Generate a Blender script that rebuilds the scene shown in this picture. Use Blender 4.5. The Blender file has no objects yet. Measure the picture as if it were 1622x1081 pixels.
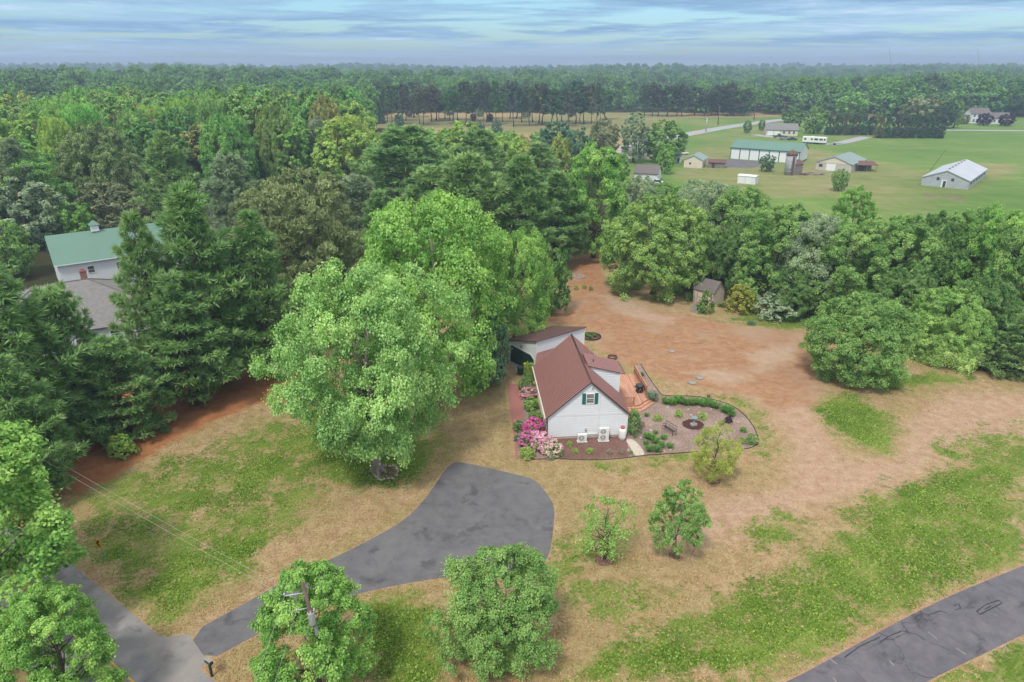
import bpy, bmesh, math, random
import numpy as np
from mathutils import Vector, Matrix
from mathutils.geometry import tessellate_polygon
R = math.radians
S = bpy.context.scene
COL = S.collection

# ------------------------------------------------------------------ camera, sky, sun, exposure
F, HOR, CAMZ = 1081.0, 98.0, 35.0                  # focal length (photo pixels), horizon row, flying height
PITCH = math.atan((540.5 - HOR) / F)
cam = bpy.data.cameras.new('camera'); cam.sensor_width = 36.0; cam.lens = 36.0 * F / 1622.0
cam.clip_start = 0.5; cam.clip_end = 20000
camo = bpy.data.objects.new('camera', cam); COL.objects.link(camo)
camo.location = (0, 0, CAMZ); camo.rotation_euler = (math.pi / 2 - PITCH, 0, 0)
S.camera = camo

SUN_EL, SUN_AZ = R(58), R(205)                     # azimuth clockwise from +Y
sun = bpy.data.lights.new('sun', 'SUN'); sun.energy = 1.5; sun.angle = R(10); sun.color = (1.0, 0.94, 0.84)
suno = bpy.data.objects.new('sun', sun); COL.objects.link(suno)
sd = Vector((math.sin(SUN_AZ) * math.cos(SUN_EL), math.cos(SUN_AZ) * math.cos(SUN_EL), math.sin(SUN_EL)))
suno.rotation_euler = sd.to_track_quat('Z', 'Y').to_euler(); suno.location = (0, 0, 200)

W = bpy.data.worlds.new('World'); S.world = W; W.use_nodes = True
nt = W.node_tree; N = nt.nodes; L = nt.links; N.clear()
def nn(t, **k):
    n = N.new(t)
    for a, b in k.items(): setattr(n, a, b)
    return n
out = nn('ShaderNodeOutputWorld')
sky = nn('ShaderNodeTexSky', sky_type='NISHITA'); sky.sun_disc = False
sky.sun_elevation = SUN_EL; sky.sun_rotation = SUN_AZ; sky.air_density = 1.4; sky.dust_density = 0.6; sky.ozone_density = 2.0
bg1 = nn('ShaderNodeBackground'); bg1.inputs[1].default_value = 0.085
bg2 = nn('ShaderNodeBackground'); bg2.inputs[1].default_value = 1.0
skyhs = nn('ShaderNodeHueSaturation'); skyhs.inputs['Saturation'].default_value = 1.0; skyhs.inputs['Hue'].default_value = 0.5
skyt = nn('ShaderNodeMixRGB', blend_type='MULTIPLY'); skyt.inputs[0].default_value = 1.0; skyt.inputs[2].default_value = (0.50, 0.78, 1.16, 1)
tc = nn('ShaderNodeTexCoord'); sp = nn('ShaderNodeSeparateXYZ'); L.new(tc.outputs['Generated'], sp.inputs[0])
def math_(op, a, b=None, clamp=False):
    n = nn('ShaderNodeMath', operation=op); n.use_clamp = clamp
    for i, v in enumerate((a, b)):
        if v is None: continue
        if isinstance(v, (int, float)): n.inputs[i].default_value = v
        else: L.new(v, n.inputs[i])
    return n.outputs[0]
zz = math_('ADD', math_('MAXIMUM', sp.outputs[2], 0.0), 0.024)
cx = math_('DIVIDE', sp.outputs[0], zz); cy = math_('DIVIDE', sp.outputs[1], zz)
cb = nn('ShaderNodeCombineXYZ'); L.new(cx, cb.inputs[0]); L.new(cy, cb.inputs[1])
def noise_(vec, scale, detail=6, rough=0.6, dist=0.0, off=(0, 0, 0), sc=(1, 1, 1)):
    m = nn('ShaderNodeMapping'); m.inputs['Location'].default_value = off; m.inputs['Scale'].default_value = sc
    L.new(vec, m.inputs[0])
    n = nn('ShaderNodeTexNoise'); n.inputs['Scale'].default_value = scale; n.inputs['Detail'].default_value = detail
    n.inputs['Roughness'].default_value = rough; n.inputs['Distortion'].default_value = dist
    L.new(m.outputs[0], n.inputs[0]); return n.outputs[0]
def ramp_(v, stops, interp='LINEAR'):
    n = nn('ShaderNodeValToRGB'); n.color_ramp.interpolation = interp
    el = n.color_ramp.elements
    while len(el) < len(stops): el.new(0.5)
    for e, (p, c) in zip(el, stops):
        e.position = p; e.color = (c, c, c, 1) if isinstance(c, (int, float)) else (*c, 1)
    L.new(v, n.inputs[0]); return n.outputs[0]
n1 = noise_(cb.outputs[0], 0.20, 9, 0.62, 0.5, (3.1, 7.7, 0), (0.8, 0.9, 1))
n2 = noise_(cb.outputs[0], 0.50, 9, 0.66, 0.4, (11.0, 2.0, 4))
n3 = noise_(cb.outputs[0], 0.12, 4, 0.5, 0.0, (5.0, 20.0, 9))
dens = math_('ADD', math_('MULTIPLY', n1, 0.62), math_('MULTIPLY', n2, 0.38))
mask = math_('MAXIMUM', ramp_(dens, [(0.44, 0.06), (0.54, 0.97)], 'EASE'), math_('MULTIPLY', ramp_(sp.outputs[2], [(0.06, 0.0), (0.34, 1.0)], 'EASE'), 0.9))
shade = math_('ADD', math_('MULTIPLY', n2, 0.55), math_('MULTIPLY', n3, 0.45))
ccol = ramp_(shade, [(0.36, (0.095, 0.180, 0.300)), (0.49, (0.145, 0.250, 0.385)), (0.57, (0.215, 0.335, 0.460)), (0.68, (0.37, 0.475, 0.560))])
# cloud low over the horizon is seen through miles of blue air; higher up it is the pale grey deck that lights the place
hi = ramp_(sp.outputs[2], [(0.06, 0.0), (0.34, 1.0)], 'EASE')
cgrey = ramp_(shade, [(0.36, (0.41, 0.422, 0.428)), (0.50, (0.55, 0.562, 0.568)), (0.64, (0.73, 0.738, 0.735))])
lowc = nn('ShaderNodeMixRGB'); L.new(ramp_(sp.outputs[2], [(0.0, 0.75), (0.030, 0.0)], 'EASE'), lowc.inputs[0]); L.new(ccol, lowc.inputs[1]); lowc.inputs[2].default_value = (0.34, 0.43, 0.53, 1)
cm = nn('ShaderNodeMixRGB'); L.new(hi, cm.inputs[0]); L.new(lowc.outputs[0], cm.inputs[1]); L.new(cgrey, cm.inputs[2]); L.new(cm.outputs[0], bg2.inputs[0])
L.new(sky.outputs[0], skyhs.inputs['Color']); L.new(skyhs.outputs[0], skyt.inputs[1]); L.new(skyt.outputs[0], bg1.inputs[0])
mx = nn('ShaderNodeMixShader'); L.new(mask, mx.inputs[0]); L.new(bg1.outputs[0], mx.inputs[1]); L.new(bg2.outputs[0], mx.inputs[2])
L.new(mx.outputs[0], out.inputs[0])

S.view_settings.view_transform = 'Standard'; S.view_settings.look = 'None'
S.view_settings.gamma = 1.0; S.view_settings.use_curve_mapping = False
S.view_settings.exposure = 0.92
S.render.engine = 'CYCLES'
S.cycles.max_bounces = 8; S.cycles.diffuse_bounces = 4; S.cycles.transmission_bounces = 4; S.cycles.volume_bounces = 0
S.cycles.transparent_max_bounces = 6; S.cycles.sample_clamp_indirect = 6

# ------------------------------------------------------------------ survey: a photo pixel to a point at height z
def U(px, py, z=0.0):
    u, v = px - 811.0, py - 540.5
    d = np.array([u, F * math.cos(PITCH) - v * math.sin(PITCH), -F * math.sin(PITCH) - v * math.cos(PITCH)])
    t = (z - CAMZ) / d[2]
    return Vector((d[0] * t, d[1] * t, z))
def UP(pts, z=0.0): return [U(a, b, z) for a, b in pts]
def depth(p): return p[1] * math.cos(PITCH) + (CAMZ - p[2]) * math.sin(PITCH)
def height_at(p, top_y):
    """height of something standing at p whose top is seen in photo row top_y"""
    v = top_y - 540.5
    s = (F * math.sin(PITCH) + v * math.cos(PITCH)) / (F * math.cos(PITCH) - v * math.sin(PITCH))
    return CAMZ - p[1] * s
def px2m(p, w): return w * depth(p) / F

# ------------------------------------------------------------------ object helpers
def tag(o, label=None, cat=None, group=None, kind=None):
    if label: o['label'] = label
    if cat: o['category'] = cat
    if group: o['group'] = group
    if kind: o['kind'] = kind
    return o
def empty(name, loc, rz=0.0, label=None, cat=None, group=None):
    o = bpy.data.objects.new(name, None); o.empty_display_size = 0.3; COL.objects.link(o)
    o.location = loc; o.rotation_euler = (0, 0, rz)
    return tag(o, label, cat, group)
def link(name, me, parent=None, loc=(0, 0, 0), rz=0.0, color=None, scale=None):
    o = bpy.data.objects.new(name, me); COL.objects.link(o); o.location = loc; o.rotation_euler = (0, 0, rz)
    if parent: o.parent = parent
    if color: o.color = (*color, 1)
    if scale: o.scale = scale
    return o

class MB:
    """collects shapes, builds ONE mesh"""
    def __init__(s): s.v = []; s.f = []; s.m = []; s.sm = []
    def add(s, vs, fs, mi=0, smooth=False):
        b = len(s.v); s.v += [tuple(v) for v in vs]
        s.f += [tuple(b + i for i in f) for f in fs]; s.m += [mi] * len(fs); s.sm += [smooth] * len(fs); return s
    def box(s, c, d, rz=0.0, mi=0, M=None):
        x, y, z = d[0] / 2, d[1] / 2, d[2] / 2; ca, sa = math.cos(rz), math.sin(rz); vs = []
        for k in (-z, z):
            for (i, j) in ((-x, -y), (x, -y), (x, y), (-x, y)):
                vs.append((c[0] + i * ca - j * sa, c[1] + i * sa + j * ca, c[2] + k))
        if M: vs = [M @ Vector(v) for v in vs]
        return s.add(vs, [(3, 2, 1, 0), (4, 5, 6, 7), (0, 1, 5, 4), (1, 2, 6, 5), (2, 3, 7, 6), (3, 0, 4, 7)], mi)
    def prism(s, poly, z0, z1, mi=0):
        n = len(poly); vs = [(p[0], p[1], z0) for p in poly] + [(p[0], p[1], z1) for p in poly]
        return s.add(vs, [tuple(range(n))[::-1], tuple(range(n, 2 * n))] + [(i, (i + 1) % n, n + (i + 1) % n, n + i) for i in range(n)], mi)
    def slab(s, quad, t, mi=0):
        """a sheet given by its top corners with thickness t below"""
        q = [Vector(p) for p in quad]; n = (q[1] - q[0]).cross(q[-1] - q[0]).normalized()
        if n.z < 0: q.reverse(); n = -n
        k = len(q); vs = q + [p - n * t for p in q]
        return s.add(vs, [tuple(range(k)), tuple(range(2 * k - 1, k - 1, -1))] + [(i, k + i, k + (i + 1) % k, (i + 1) % k) for i in range(k)], mi)
    def tube(s, pts, rad, n=8, mi=0, cap=True):
        pts = [Vector(p) for p in pts]; k = len(pts)
        if isinstance(rad, (int, float)): rad = [rad] * k
        vs = []
        for i, p in enumerate(pts):
            d = (pts[min(i + 1, k - 1)] - pts[max(i - 1, 0)]).normalized()
            a = d.cross(Vector((0, 0, 1))) if abs(d.z) < 0.95 else d.cross(Vector((1, 0, 0)))
            a.normalize(); b = d.cross(a)
            for j in range(n):
                t = 2 * math.pi * j / n; vs.append(p + (a * math.cos(t) + b * math.sin(t)) * rad[i])
        fs = [(i * n + j, i * n + (j + 1) % n, (i + 1) * n + (j + 1) % n, (i + 1) * n + j) for i in range(k - 1) for j in range(n)]
        if cap: fs += [tuple(range(n))[::-1], tuple(range((k - 1) * n, k * n))]
        return s.add(vs, fs, mi, n > 5)
    def lathe(s, prof, n=16, c=(0, 0, 0), mi=0):
        vs = []
        for r, z in prof:
            for j in range(n):
                t = 2 * math.pi * j / n; vs.append((c[0] + r * math.cos(t), c[1] + r * math.sin(t), c[2] + z))
        k = len(prof)
        fs = [(i * n + j, i * n + (j + 1) % n, (i + 1) * n + (j + 1) % n, (i + 1) * n + j) for i in range(k - 1) for j in range(n)]
        fs += [tuple(range(n))[::-1], tuple(range((k - 1) * n, k * n))]
        return s.add(vs, fs, mi, True)
    def build(s, name, mats, parent=None, loc=(0, 0, 0), rz=0.0, kind=None):
        me = bpy.data.meshes.new(name); me.from_pydata(s.v, [], s.f)
        for m in (mats if isinstance(mats, (list, tuple)) else [mats]): me.materials.append(m)
        me.polygons.foreach_set('material_index', s.m); me.polygons.foreach_set('use_smooth', s.sm); me.update()
        o = link(name, me, parent, loc, rz)
        if kind: o['kind'] = kind
        return o
def bev(o, w=0.02, seg=2):
    m = o.modifiers.new('bevel', 'BEVEL'); m.width = w; m.segments = seg; m.limit_method = 'ANGLE'; return o

# ------------------------------------------------------------------ materials
class NT:
    def __init__(s, name):
        s.mat = bpy.data.materials.new(name); s.mat.use_nodes = True; s.t = s.mat.node_tree; s.t.nodes.clear()
        s.out = s.n('ShaderNodeOutputMaterial')
    def n(s, t, **k):
        x = s.t.nodes.new(t)
        for a, b in k.items(): setattr(x, a, b)
        return x
    def l(s, a, b): s.t.links.new(a, b)
    def set(s, inp, v):
        if isinstance(v, (int, float)): inp.default_value = v
        elif isinstance(v, (tuple, list)): inp.default_value = (*v, 1) if len(v) == 3 and len(inp.default_value) == 4 else v
        else: s.l(v, inp)
    def m(s, op, a, b=None, clamp=False):
        x = s.n('ShaderNodeMath', operation=op); x.use_clamp = clamp; s.set(x.inputs[0], a)
        if b is not None: s.set(x.inputs[1], b)
        return x.outputs[0]
    def mix(s, f, a, b, blend='MIX'):
        x = s.n('ShaderNodeMixRGB', blend_type=blend); s.set(x.inputs[0], f); s.set(x.inputs[1], a); s.set(x.inputs[2], b); return x.outputs[0]
    def pos(s): return s.n('ShaderNodeNewGeometry').outputs['Position']
    def obj(s): return s.n('ShaderNodeTexCoord').outputs['Object']
    def noise(s, vec, scale, detail=4, rough=0.55, sc=(1, 1, 1), off=(0, 0, 0), dist=0.0):
        mp = s.n('ShaderNodeMapping'); mp.inputs['Scale'].default_value = sc; mp.inputs['Location'].default_value = off; s.l(vec, mp.inputs[0])
        x = s.n('ShaderNodeTexNoise'); x.inputs['Scale'].default_value = scale; x.inputs['Detail'].default_value = detail
        x.inputs['Roughness'].default_value = rough; x.inputs['Distortion'].default_value = dist; s.l(mp.outputs[0], x.inputs[0]); return x.outputs[0]
    def ramp(s, v, stops, interp='LINEAR'):
        x = s.n('ShaderNodeValToRGB'); x.color_ramp.interpolation = interp; el = x.color_ramp.elements
        while len(el) < len(stops): el.new(0.5)
        for e, (p, c) in zip(el, stops):
            e.position = p; e.color = (c, c, c, 1) if isinstance(c, (int, float)) else (*c, 1)
        s.l(v, x.inputs[0]); return x.outputs[0]
    def attr(s, name): return s.n('ShaderNodeAttribute', attribute_name=name).outputs['Fac']
    def bump(s, h, strength=0.3, dist=0.1):
        x = s.n('ShaderNodeBump'); x.inputs['Strength'].default_value = strength; x.inputs['Distance'].default_value = dist
        s.l(h, x.inputs['Height']); return x.outputs[0]
    def bsdf(s, col, rough=0.8, spec=0.3, metal=0.0, normal=None):
        b = s.n('ShaderNodeBsdfPrincipled'); s.set(b.inputs['Base Color'], col); s.set(b.inputs['Roughness'], rough)
        b.inputs['Specular IOR Level'].default_value = spec; b.inputs['Metallic'].default_value = metal
        if normal is not None: s.l(normal, b.inputs['Normal'])
        s.l(b.outputs[0], s.out.inputs[0]); return b
_mats = {}
def mat(name, col, rough=0.7, spec=0.3, metal=0.0, var=0.12, scale=3.0, bump=0.0, stain=0.0):
    """painted / plain surface with mottling, fine grain and optional streaks"""
    if name in _mats: return _mats[name]
    t = NT(name); p = t.obj()
    a = t.noise(p, scale, 5); b = t.noise(p, scale * 14, 3)
    k = t.m('ADD', t.m('MULTIPLY', a, 0.65), t.m('MULTIPLY', b, 0.35))
    lo = tuple(c * (1 - var) for c in col); hi = tuple(min(1, c * (1 + var)) for c in col)
    c = t.ramp(k, [(0.3, lo), (0.7, hi)])
    if stain:
        st = t.noise(p, 1.6, 5, 0.6, (3, 3, 0.5), (4, 4, 4)); c = t.mix(t.m('MULTIPLY', t.ramp(st, [(0.5, 0.0), (0.75, 1.0)]), stain), c, tuple(x * 0.55 for x in col))
    t.bsdf(c, rough, spec, metal, t.bump(b, bump, 0.02) if bump else None)
    _mats[name] = t.mat; return t.mat

M = {}
M['siding'] = mat('white_siding', (0.70, 0.725, 0.75), 0.55, 0.35, 0, 0.035, 1.2, 0, 0.10)
M['trim'] = mat('white_trim', (0.78, 0.80, 0.80), 0.5, 0.35, 0, 0.03, 2)
M['roof'] = mat('brown_metal_roof', (0.160, 0.060, 0.054), 0.36, 0.5, 0, 0.10, 0.8, 0.0, 0.12)
M['roof_rib'] = mat('brown_roof_rib_highlit', (0.36, 0.190, 0.172), 0.38, 0.5, 0, 0.08, 1)  # highlight along the ribs put into their colour, paler than the roof sheet
M['roof_dark'] = mat('dark_brown_trim', (0.075, 0.040, 0.038), 0.5, 0.4, 0, 0.10, 2)
M['door_green'] = mat('dark_green_door', (0.004, 0.040, 0.034), 0.45, 0.4, 0, 0.08, 1)
M['shutter'] = mat('teal_shutter', (0.030, 0.150, 0.130), 0.5, 0.4, 0, 0.08, 3)
M['concrete'] = mat('concrete', (0.30, 0.285, 0.265), 0.9, 0.2, 0, 0.15, 2.5, 0.3, 0.3)
def plank_mat(name, col, sc):
    t = NT(name); p = t.obj(); a = t.noise(p, 1.0, 3, 0.6, sc); g = t.noise(p, 1.0, 4, 0.7, tuple(k * 4 for k in sc), (3, 1, 0))
    k = t.m('ADD', t.m('MULTIPLY', a, 0.7), t.m('MULTIPLY', g, 0.3))
    t.bsdf(t.ramp(k, [(0.33, tuple(c * .55 for c in col)), (0.5, col), (0.68, tuple(min(1, c * 1.38) for c in col))]), 0.7, 0.25); return t.mat
M['deck'] = plank_mat('cedar_deck', (0.54, 0.290, 0.195), (6.5, 0.35, 1))
M['deck_dark'] = plank_mat('cedar_screen', (0.38, 0.165, 0.10), (6, 6, 0.4))
M['black'] = mat('black_enamel', (0.012, 0.012, 0.013), 0.4, 0.5, 0, 0.2, 4)
M['dark_grey'] = mat('dark_grey_plastic', (0.055, 0.058, 0.062), 0.5, 0.4, 0, 0.15, 4)
M['white_enamel'] = mat('white_enamel', (0.78, 0.78, 0.76), 0.4, 0.45, 0, 0.03, 3, 0, 0.12)
M['red_plastic'] = mat('faded_red_plastic', (0.55, 0.085, 0.11), 0.5, 0.4, 0, 0.08, 4)
M['steel'] = mat('galvanised_steel', (0.48, 0.50, 0.52), 0.42, 0.5, 0.6, 0.15, 2)
M['grey_metal'] = mat('weathered_grey_metal', (0.50, 0.53, 0.57), 0.5, 0.45, 0.15, 0.10, 0.4, 0, 0.2)
M['grey_metal_wall'] = mat('weathered_metal_wall', (0.42, 0.45, 0.48), 0.6, 0.35, 0.1, 0.14, 0.6, 0, 0.5)
M['bin_green'] = mat('dark_green_bin', (0.010, 0.045, 0.030), 0.5, 0.4, 0, 0.1, 4)
M['yellow'] = mat('yellow_bin', (0.75, 0.43, 0.03), 0.5, 0.4, 0, 0.1, 4)
M['green_roof'] = mat('green_metal_roof', (0.130, 0.245, 0.190), 0.5, 0.45, 0, 0.05, 0.25, 0, 0.10)
M['teal_roof'] = mat('pale_teal_metal_roof', (0.235, 0.315, 0.290), 0.5, 0.45, 0, 0.08, 0.3, 0, 0.2)
M['shingle'] = mat('grey_shingle', (0.215, 0.208, 0.200), 0.9, 0.2, 0, 0.22, 2.2, 0.5, 0.25)
M['shingle_brown'] = mat('brown_shingle', (0.17, 0.145, 0.14), 0.9, 0.2, 0, 0.2, 2.2, 0.4, 0.3)
M['brick'] = mat('red_brick', (0.29, 0.145, 0.115), 0.9, 0.2, 0, 0.3, 6, 0.4)
M['tan'] = mat('tan_board', (0.64, 0.55, 0.46), 0.7, 0.3, 0, 0.08, 1.5, 0, 0.2)
M['cream'] = mat('cream_siding', (0.66, 0.60, 0.49), 0.7, 0.3, 0, 0.05, 1.0, 0, 0.15)
M['block'] = mat('pale_block_wall', (0.50, 0.47, 0.42), 0.85, 0.2, 0, 0.12, 1.0, 0.2, 0.4)
M['rust'] = mat('rusted_metal', (0.165, 0.090, 0.076), 0.85, 0.25, 0, 0.35, 1.5, 0.3, 0.5)
M['old_wood'] = mat('grey_old_wood', (0.24, 0.21, 0.19), 0.9, 0.2, 0, 0.3, 2.0, 0.4, 0.5)
M['pole_wood'] = mat('creosoted_pole', (0.15, 0.105, 0.085), 0.9, 0.2, 0, 0.3, 2.0, 0.4, 0.3)
M['bark'] = mat('bark', (0.115, 0.092, 0.078), 0.95, 0.15, 0, 0.35, 2.5, 0.6)
M['bark_grey'] = mat('grey_bark', (0.27, 0.235, 0.215), 0.95, 0.15, 0, 0.35, 2.0, 0.6)
M['stone'] = mat('pale_stone', (0.42, 0.38, 0.36), 0.9, 0.2, 0, 0.3, 5, 0.5)
M['stone_pink'] = mat('pinkish_stone', (0.50, 0.30, 0.24), 0.9, 0.2, 0, 0.25, 5, 0.5)
M['mulch_dark'] = mat('dark_mulch', (0.085, 0.04, 0.035), 0.95, 0.1, 0, 0.5, 9, 0.8)
M['verdigris'] = mat('verdigris_stone', (0.22, 0.30, 0.31), 0.8, 0.3, 0, 0.3, 6, 0.3)
M['edging'] = mat('dark_edging', (0.060, 0.045, 0.042), 0.8, 0.2, 0, 0.3, 6, 0.3)
M['sign_yellow'] = mat('sign_yellow', (0.85, 0.40, 0.01), 0.45, 0.4, 0, 0.03, 3)
M['sign_black'] = mat('sign_black', (0.015, 0.015, 0.015), 0.5, 0.4, 0, 0.05, 3)
M['transformer'] = mat('grey_transformer', (0.46, 0.49, 0.51), 0.45, 0.4, 0, 0.06, 3)
M['wire'] = mat('aluminium_wire', (0.40, 0.40, 0.39), 0.5, 0.4, 0, 0.05, 3)
M['wire_dark'] = mat('dark_wire', (0.10, 0.10, 0.10), 0.6, 0.3, 0, 0.05, 3)
M['lamp_plastic'] = mat('grey_fixture', (0.25, 0.25, 0.26), 0.5, 0.4, 0, 0.05, 3)
M['rubber'] = mat('tyre_rubber', (0.02, 0.02, 0.02), 0.85, 0.2, 0, 0.2, 5)
M['car_dark'] = mat('dark_car_paint', (0.03, 0.04, 0.055), 0.25, 0.6, 0, 0.05, 1)
M['car_grey'] = mat('grey_car_paint', (0.22, 0.25, 0.28), 0.25, 0.6, 0, 0.05, 1)
M['car_white'] = mat('white_car_paint', (0.75, 0.76, 0.77), 0.25, 0.6, 0, 0.03, 1)
M['orange'] = mat('orange_plastic', (0.85, 0.22, 0.03), 0.5, 0.4, 0, 0.05, 3)
M['trailer_green'] = mat('dark_green_skirt', (0.03, 0.11, 0.08), 0.6, 0.3, 0, 0.1, 2)
def glass_mat():
    t = NT('window_glass'); p = t.obj(); k = t.noise(p, 1.3, 2)
    t.bsdf(t.ramp(k, [(0.35, (0.03, 0.035, 0.04)), (0.7, (0.12, 0.115, 0.10))]), 0.08, 0.6); return t.mat
M['glass'] = glass_mat()

def asphalt(name, base, dark, pale, crack=True):
    t = NT(name); p = t.pos()
    big = t.noise(p, 0.22, 6, 0.6, (1, 1, 1), (3, 1, 0), 0.6); mid = t.noise(p, 1.1, 6, 0.65); fine = t.noise(p, 22, 3, 0.7)
    c = t.ramp(big, [(0.30, tuple(0.55 * a + 0.45 * b for a, b in zip(base, dark))), (0.52, base), (0.72, tuple(0.6 * a + 0.4 * b for a, b in zip(base, pale)))])
    c = t.mix(t.m('MULTIPLY', t.ramp(mid, [(0.35, 0.0), (0.70, 1.0)]), 0.50), c, pale)
    st = t.noise(p, 0.42, 7, 0.66, (1, 1, 1), (40, 9, 0), 0.5)
    c = t.mix(t.m('MULTIPLY', t.ramp(st, [(0.56, 0.0), (0.64, 1.0)]), 0.72), c, dark)
    ch = t.noise(p, 0.9, 8, 0.7, (1, 1, 1), (7, 70, 0), 0.4)
    c = t.mix(t.m('MULTIPLY', t.ramp(ch, [(0.66, 0.0), (0.74, 1.0)]), 0.5), c, pale)
    c = t.mix(t.m('MULTIPLY', t.ramp(fine, [(0.3, 0.0), (0.8, 1.0)]), 0.30), c, tuple(x * 1.6 for x in base))
    if crack:
        v = t.n('ShaderNodeTexVoronoi', feature='DISTANCE_TO_EDGE'); v.inputs['Scale'].default_value = 0.30
        mp = t.n('ShaderNodeMapping'); nz = t.n('ShaderNodeTexNoise'); nz.inputs['Scale'].default_value = 0.8; nz.inputs['Detail'].default_value = 5
        t.l(p, nz.inputs[0]); va = t.n('ShaderNodeVectorMath', operation='MULTIPLY_ADD'); t.l(nz.outputs['Color'], va.inputs[0])
        va.inputs[1].default_value = (1.8, 1.8, 0); t.l(p, va.inputs[2]); t.l(va.outputs[0], v.inputs['Vector'])
        gate = t.ramp(t.noise(p, 0.16, 2, 0.5, (1, 1, 1), (9, 9, 0)), [(0.45, 0.0), (0.6, 1.0)])
        c = t.mix(t.m('MULTIPLY', t.m('MULTIPLY', t.ramp(v.outputs['Distance'], [(0.0, 1.0), (0.016, 0.0)]), gate), 0.75), c, tuple(x * 0.55 for x in dark))
    t.bsdf(c, 0.85, 0.25, 0, t.bump(fine, 0.25, 0.02)); return t.mat
M['drive'] = asphalt('driveway_asphalt', (0.118, 0.114, 0.124), (0.058, 0.056, 0.062), (0.215, 0.208, 0.205), False)
M['lane'] = asphalt('lane_asphalt', (0.105, 0.100, 0.115), (0.050, 0.047, 0.055), (0.215, 0.205, 0.21))
M['road'] = asphalt('road_asphalt', (0.215, 0.205, 0.207), (0.13, 0.125, 0.13), (0.33, 0.315, 0.305), False)
M['apron'] = asphalt('apron_gravelly_asphalt', (0.235, 0.215, 0.205), (0.15, 0.14, 0.135), (0.34, 0.315, 0.295), False)
M['far_road'] = mat('far_road_surface', (0.36, 0.36, 0.37), 0.9, 0.2, 0, 0.1, 0.3)
M['yellow_paint'] = mat('yellow_road_paint', (0.72, 0.40, 0.05), 0.7, 0.3, 0, 0.2, 3)
M['tar'] = mat('tar_seal', (0.030, 0.029, 0.032), 0.6, 0.4, 0, 0.2, 3)
M['worn_line'] = mat('pale_scrape', (0.24, 0.23, 0.215), 0.9, 0.2, 0, 0.3, 2)
def speckle(name, stops, scale=16, bump=0.7, big=(0.5, 0.25)):
    t = NT(name); p = t.pos(); a = t.noise(p, scale, 5, 0.75); b = t.noise(p, big[0], 4)
    k = t.m('ADD', t.m('MULTIPLY', a, 1 - big[1]), t.m('MULTIPLY', b, big[1]))
    t.bsdf(t.ramp(k, stops), 0.95, 0.1, 0, t.bump(a, bump, 0.06)); return t.mat
M['mulch'] = speckle('wood_mulch', [(0.33, (0.11, 0.07, 0.055)), (0.48, (0.27, 0.19, 0.155)), (0.58, (0.38, 0.295, 0.25)), (0.70, (0.62, 0.53, 0.46))], 6.5)
M['mulch_brown'] = speckle('brown_mulch', [(0.33, (0.075, 0.042, 0.036)), (0.50, (0.19, 0.105, 0.088)), (0.70, (0.36, 0.24, 0.20))], 7)
M['gravel_edge'] = speckle('sandy_verge', [(0.33, (0.17, 0.10, 0.055)), (0.5, (0.36, 0.23, 0.135)), (0.68, (0.50, 0.37, 0.25))], 7, 0.5)
M['path_stone'] = speckle('pale_path_stone', [(0.33, (0.33, 0.27, 0.22)), (0.5, (0.56, 0.49, 0.41)), (0.68, (0.70, 0.64, 0.56))], 5, 0.5)
def brick_walk_mat():
    t = NT('brick_paving'); p = t.pos(); b = t.n('ShaderNodeTexBrick'); mp = t.n('ShaderNodeMapping'); t.l(p, mp.inputs[0]); mp.inputs['Scale'].default_value = (4.6, 4.6, 1)
    t.l(mp.outputs[0], b.inputs['Vector']); b.inputs['Scale'].default_value = 1.0; b.inputs['Mortar Size'].default_value = 0.03
    b.inputs['Color1'].default_value = (0.40, 0.135, 0.12, 1); b.inputs['Color2'].default_value = (0.47, 0.20, 0.18, 1); b.inputs['Mortar'].default_value = (0.25, 0.14, 0.12, 1)
    c = t.mix(t.m('MULTIPLY', t.noise(p, 1.2, 5), 0.6), b.outputs['Color'], (0.36, 0.17, 0.15)); t.bsdf(c, 0.9, 0.2, 0, t.bump(b.outputs['Fac'], 0.2, 0.02)); return t.mat
M['brick_walk'] = brick_walk_mat()

def leaf_mat(name, trans=0.30, hue=0.05, far=False):
    t = NT(name); tint = t.attr('tint'); oi = t.n('ShaderNodeObjectInfo')
    if far:
        rk = t.m('ADD', t.m('MULTIPLY', oi.outputs['Random'], 0.55), t.m('MULTIPLY', t.ramp(t.noise(oi.outputs['Location'], 0.007, 3), [(0.3, 0.0), (0.7, 1.0)]), 0.45))
        col = t.ramp(rk, [(0.0, (0.089, 0.192, 0.062)), (0.25, (0.154, 0.320, 0.085)), (0.45, (0.223, 0.416, 0.097)), (0.6, (0.119, 0.211, 0.085)), (0.8, (0.182, 0.358, 0.085)), (1.0, (0.190, 0.285, 0.085))])
    else: col = oi.outputs['Color']
    h = t.n('ShaderNodeHueSaturation'); t.set(h.inputs['Hue'], t.m('ADD', 0.5 + hue / 2, t.m('MULTIPLY', tint, -hue)))
    t.set(h.inputs['Value'], t.m('ADD', 0.70, t.m('MULTIPLY', tint, 0.88))); t.set(h.inputs['Saturation'], t.m('ADD', 1.06, t.m('MULTIPLY', tint, -0.12))); t.set(h.inputs['Color'], col)
    b = t.n('ShaderNodeBsdfPrincipled'); t.set(b.inputs['Base Color'], h.outputs[0]); b.inputs['Roughness'].default_value = 0.55; b.inputs['Specular IOR Level'].default_value = 0.25
    tr = t.n('ShaderNodeBsdfTranslucent'); t.set(tr.inputs[0], t.mix(1.0, h.outputs[0], (1.15, 1.2, 0.75), 'MULTIPLY'))
    m = t.n('ShaderNodeMixShader'); m.inputs[0].default_value = trans; t.l(b.outputs[0], m.inputs[1]); t.l(tr.outputs[0], m.inputs[2]); t.l(m.outputs[0], t.out.inputs[0])
    return t.mat
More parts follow.
